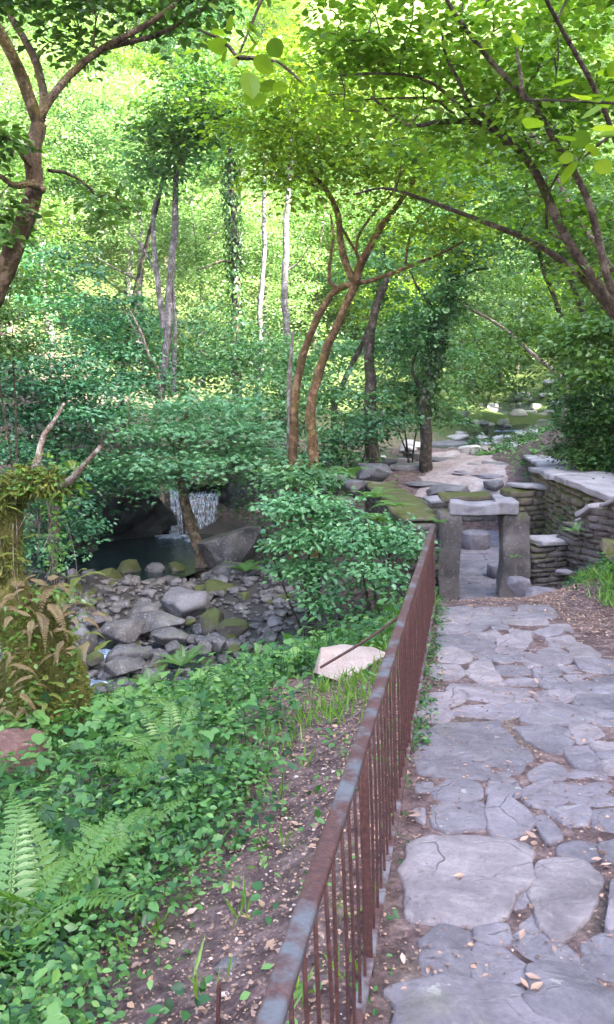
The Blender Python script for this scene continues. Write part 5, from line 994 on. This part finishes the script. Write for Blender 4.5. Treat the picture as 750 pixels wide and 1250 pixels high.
for k, (px, py, Y, n_, Ln, mt, lb, az0) in enumerate([(52, 572, 6.7, 9, 0.26, M_YELFERN, 'yellowing fern on the arching mossy branch', 0),
   (25, 600, 6.6, 6, 0.26, M_YELFERN, 'yellow-green fern hanging under the mossy branch at the left edge', 4.7),
   (78, 585, 6.6, 6, 0.18, M_YELFERN, 'small yellowing fern where the mossy branch turns bare', 5.5),
   (60, 725, 6.4, 11, 0.27, M_DEADFERN, 'orange-brown dead fern on top of the mossy stump', 0),
   (20, 735, 6.35, 10, 0.28, M_DEADFERN, 'withered brown fern on the left shoulder of the stump', 4.7),
   (95, 745, 6.4, 9, 0.24, M_DEADFERN, 'dry golden fern on the right shoulder of the stump', 0),
   (45, 765, 6.3, 10, 0.22, M_DEADFERN, 'tangle of brown fern below the top of the stump', 4.7),
   (75, 790, 6.2, 9, 0.2, M_DEADFERN, 'withered fern hanging down the front of the stump', 4.7),
   (25, 815, 6.2, 9, 0.2, M_DEADFERN, 'dry fern on the left flank of the stump', 4.7),
   (60, 850, 6.15, 8, 0.17, M_YELFERN, 'little yellow-green fern low on the front of the stump', 4.7),
   (18, 870, 6.15, 8, 0.18, M_DEADFERN, 'small dead fern low on the stump', 4.7),
   (15, 685, 6.6, 8, 0.3, M_YELFERN, 'pale green fern behind the stump at the left edge', 5.5),
   (105, 785, 6.3, 6, 0.2, M_YELFERN, 'pale yellow fern on the right side of the stump', 5.5),
   (90, 720, 6.55, 8, 0.28, M_YELFERN, 'pale feathery fern behind the right shoulder of the stump', 0)]):
    fern(lb, at(px, py, Y), n_ + 3, Ln * .85, mt, 680 + k, az0, 6.2, .35, .8, wild=1.0)

# ------------------------------------------------------------------ undergrowth on the bank, right bank, grass, litter
def region(n, x0, x1, y0, y1, f, seed):
    r = np.random.default_rng(seed); x = r.uniform(x0, x1, n); y = r.uniform(y0, y1, n); k = r.random(n) < f(x, y); x, y = x[k], y[k]; return np.c_[x, y, H(x, y)], r
def dens(x, y):      # leaf litter shows near the railing; thick growth away from it
    s = rail_x(y) - x; nz = fnoise(np.c_[x, y, 0 * x], 2.2, 44, 3)
    edge = np.interp(y, [1, 3, 4.5, 6, 7.2, 8.2], [.62, .8, .72, .72, .3, .0])
    clear = (np.hypot(x - bd[0], (y - bd[1]) * .75) > .62) | (y > bd[1] + .45)
    return np.clip((s - edge + .28 * nz) / .35, .035, 1) * (s > .08) * np.where(clear, 1, .04)
P, r = region(13000, -7, 1.9, .6, 11.5, dens, 1); hh = r.uniform(.04, .30, len(P)) * np.interp(P[:, 1], [0, 4, 6.5, 8], [.5, 1., 1., .55])
mb = MB(); sp = np.clip(np.floor(1.5 + 1.5 * fnoise(P, 1.5, 55, 2) + r.normal(0, .45, len(P))), 0, 3)
for q_, (tm_, sz_, nl_, vm_) in enumerate(((OVAL, .038, 10, .72), (OVAL, .055, 8, .5), (NARROW, .062, 9, .6), (LOBED, .062, 7, .42))):
    o_ = sp == q_; foliage(mb, (P + np.c_[0 * hh, 0 * hh, hh])[o_], .10, nl_, tm_, sz_, r, flat=.45, droop=.5, vm=vm_, vs_=.22, tilt=.42)
P2, r2 = region(5200, -3.2, .6, .7, 4.8, dens, 21); foliage(mb, P2 + np.c_[np.zeros((len(P2), 2)), r2.uniform(.03, .2, len(P2))], .09, 9, OVAL, .036, r2, flat=.5, droop=.5, vm=.72, vs_=.2, tilt=.4)
kk = r.random(len(P)) < .5
for p, h_ in zip(P[kk][:1600], hh[kk][:1600]): tube(mb, [p, p + [r.normal(0, .015), r.normal(0, .015), h_]], .0022, .0015, 3, 3, a=.3)
kind(mb.build('undergrowth', M_GROUNDLEAF), 'stuff', 'low leafy undergrowth covering the bank left of the railing')
P, r = region(1500, -6.5, 1.7, 1.6, 11.5, lambda x, y: np.clip(dens(x, y) - .3, 0, 1) * np.clip(fnoise(np.c_[x, y, 0 * x], 1.1, 9, 2) + .75, 0, 1), 2)
mb = MB(); foliage(mb, P + np.c_[np.zeros((len(P), 2)), r.uniform(.12, .42, len(P)) * np.interp(P[:, 1], [0, 6, 8], [1, 1, .5])], .2, 9, TRI, .115, r, flat=.4, droop=.5, vm=.55, vs_=.2, tilt=.35)
for p in P[:700]: tube(mb, [p, p + [r.normal(0, .1), r.normal(0, .1), .3], p + [r.normal(0, .25), r.normal(0, .25), .34]], .003, .0015, 4, 6, a=.15)
kind(mb.build('bramble', M_GROUNDLEAF), 'stuff', 'bramble growing through the undergrowth on the bank')
P, r = region(1500, -6, 1.0, 3.0, 9.5, lambda x, y: np.clip(dens(x, y) - .2, 0, 1) * (fnoise(np.c_[x, y, 0 * x], 1.6, 19, 2) > .12), 31)
mb = MB(); foliage(mb, P + np.c_[np.zeros((len(P), 2)), r.uniform(.12, .4, len(P)) * np.interp(P[:, 1], [0, 6, 8], [.9, 1, .5])], .16, 5, ROUND, .085, r, flat=.35, droop=.5, vm=.72, vs_=.2, tilt=.35)
for p in P[:500]: tube(mb, [p, p + [r.normal(0, .04), r.normal(0, .04), .3]], .003, .002, 4, 4, a=.3)
kind(mb.build('broad_leaved_herb', M_GROUNDLEAF), 'stuff', 'patches of broad-leaved herbs among the bank undergrowth')
# low growth round the stream, the rubble left of the gateway, terrace and slopes
def dens2(x, y):
    z = H(x, y); wet = (z < -2.35); court = (x > 1.25) & (x < 4.9) & (y > 8) & (y < 20); terr = (x > 2) & (x < 5.2) & (y > 20) & (y < 31)
    return np.where(wet | court | terr | (z > 6), 0, .8)
P, r = region(5200, -13, 12, 9.5, 30, dens2, 3); P = P[(P[:, 0] < 1.6 + .06 * P[:, 1]) | (P[:, 0] > 4.6)]
mb = MB(); foliage(mb, P + np.c_[np.zeros((len(P), 2)), r.uniform(.05, .4, len(P))], r.uniform(.18, .35, len(P)), 14, OVAL, .11, r, flat=.4, droop=.4, vm=.45, vs_=.2)
kind(mb.build('ground_cover', M_GROUNDLEAF, smooth=False), 'stuff', 'green ground cover on the slopes round the stream')
# right bank: grass, moss, ivy; leaf litter on the bare earth
P, r = region(7000, 2.2, 6.5, 3, 12.2, lambda x, y: np.clip((x - np.interp(y, [3, 6, 8, 9, 12], [3.2, 3.0, 2.75, 2.75, 3.6])) / .5, 0, 1), 4)
mb = MB(); foliage(mb, P + np.c_[np.zeros((len(P), 2)), r.uniform(.02, .12, len(P))], .12, 8, OVAL, .045, r, flat=.5, vm=.4, vs_=.2); kind(mb.build('bank_plant', M_GROUNDLEAF, smooth=False), 'stuff', 'ivy and small plants on the right bank')
def grass(P, r, ln, per, wd=.006):
    n = len(P) * per; ix = np.repeat(np.arange(len(P)), per); Q = P[ix] + np.c_[r.normal(0, .035, n), r.normal(0, .035, n), np.zeros(n)]
    mb = MB(); scatter(mb, T_dia(.09, .004), Q, np.c_[r.normal(0, .45, n), r.normal(0, .45, n), np.ones(n)], r.normal(0, 1, (n, 3)), ln * r.uniform(.5, 1.3, n), np.clip(r.normal(.5, .2, n), 0, 1)); return mb
Pa, r = region(2600, 2.4, 5, 7.0, 12, lambda x, y: .6 * (x > np.interp(y, [6, 8, 9, 12], [3.0, 2.8, 2.9, 3.8])), 5)
Pb, _ = region(260, -1, 1.1, 5.2, 6.6, lambda x, y: .5 * (rail_x(y) - x < .9) * (rail_x(y) - x > .1), 6); Pc, _ = region(1200, .2, 1.9, 7.4, 11, lambda x, y: .8 * (rail_x(y) - x < .75) * (rail_x(y) - x > .05), 7); Pd, _ = region(500, -1, 1.6, .8, 8, lambda x, y: .14 * (rail_x(y) - x > .05), 8)
kind(grass(np.vstack([Pa, Pb, Pc, Pd]), r, .13, 9).build('grass', M_GRASS, smooth=False), 'stuff', 'thin grass tufts on both banks')
n_ = 520; y = rng.uniform(1.2, 8.4, n_); x = rail_x(y) + rng.uniform(-.03, .1, n_) * np.where(y > 4, 1, .35); ok = rng.random(n_) < np.where(y > 4.5, .8, .12); P = np.c_[x, y, PK * y][ok]
mb = MB(); foliage(mb, P + [0, 0, .025], .05, 5, OVAL, .03, rng, flat=.6, vm=.5); kind(mb.build('weed', M_GROUNDLEAF, smooth=False), 'stuff', 'small weeds along the foot of the railing')
def litter(n, x0, x1, y0, y1, f, seed, s0, s1, vm=.45, up=.006):
    P, r = region(n, x0, x1, y0, y1, f, seed); m = len(P); mb = MB()
    scatter(mb, OVAL, P + np.c_[np.zeros((m, 2)), np.full(m, up) + r.random(m) * .012], np.c_[r.normal(size=(m, 2)), r.normal(0, .15, m)], np.c_[r.normal(0, .35, (m, 2)), np.ones(m)], r.uniform(s0, s1, m) * r.uniform(.7, 1, m), np.clip(r.normal(vm, .25, m), 0, 1)); return mb
a = litter(64000, -3, 1.6, .8, 9, lambda x, y: np.clip(1.3 - (rail_x(y) - x) * .6, .5, 1) * (rail_x(y) - x > -.02), 11, .006, .026, .45); b_ = litter(1500, -3, 1.4, .8, 8.5, lambda x, y: 1. * (rail_x(y) - x > .04), 12, .022, .055, .6, .012)
a.f += [q + a.n for q in b_.f]; a.a += b_.a; a.m += b_.m; a.v += b_.v; a.n += b_.n
kind(a.build('leaf_litter', M_LITTER, smooth=False), 'stuff', 'pinkish brown leaf litter on the bank left of the railing')
b_ = litter(16000, 1.2, 5.4, 7.0, 13.3, lambda x, y: np.where(y < 8.6, (x > rail_x(y) + path_w(y) - .05), 1.0) * 1.0, 14, .012, .04, .42, .006)
kind(b_.build('leaf_litter', M_LITTER, smooth=False), 'stuff', 'pinkish leaf litter on the earth between the path end and the slate wall')
a = litter(42000, -.3, 3.6, .8, 12.5, lambda x, y: np.where(x - rail_x(y) < path_w(y), .6, 1.0) * (x > rail_x(y) + .02) * ((y < 8.6) | (x > rail_x(y) + 1.0)), 13, .008, .028, .34, .004)
kind(a.build('leaf_litter', M_LITTER, smooth=False), 'stuff', 'crumbled leaf litter in the joints of the path and on the red earth beside it')
DL = [(508, 998), (492, 1178), (507, 1002), (515, 905), (522, 880), (505, 997), (655, 835), (650, 850), (697, 855), (640, 1030), (652, 1036), (648, 1025), (728, 1055), (735, 1048), (740, 1062), (650, 1200), (640, 1208), (655, 1212), (632, 975), (637, 1148), (560, 1075), (540, 825), (548, 858), (560, 872), (575, 742), (700, 770), (690, 758), (725, 775), (268, 1088), (320, 1110), (300, 1125), (345, 985), (360, 1010), (330, 1160), (275, 1165), (232, 1120), (700, 735), (715, 780)]
for k, (px, py) in enumerate(DL):
    g = onpath(px, py) if px > 480 else onground(px, py); g = g + [0, 0, .022]; mb = MB(); r = np.random.default_rng(k); V, F = T_oval(.42, .07); V[:, 2] += .35 * (V[:, 1] - .5) ** 2; V = V - [0, .5, 0]; V = rotz(V, r.uniform(0, 6.28)); V = rot(V, 'x', r.normal(0, .25)); s = .066 * r.uniform(.6, 1.1)
    for Fx in F: pass
    mb.add(V * s + g, F, .5 + .4 * r.random()); o = mb.build('dry_leaf', M_LITTER, loc=tuple(map(float, g)), smooth=False)
    tag(o, 'curled orange-brown dry leaf lying on the flagstones' if px > 480 else 'curled orange-brown dry leaf lying on the bank litter', 'leaf', 'dry leaves lying on the flagstones' if px > 480 else 'dry leaves lying on the bank')
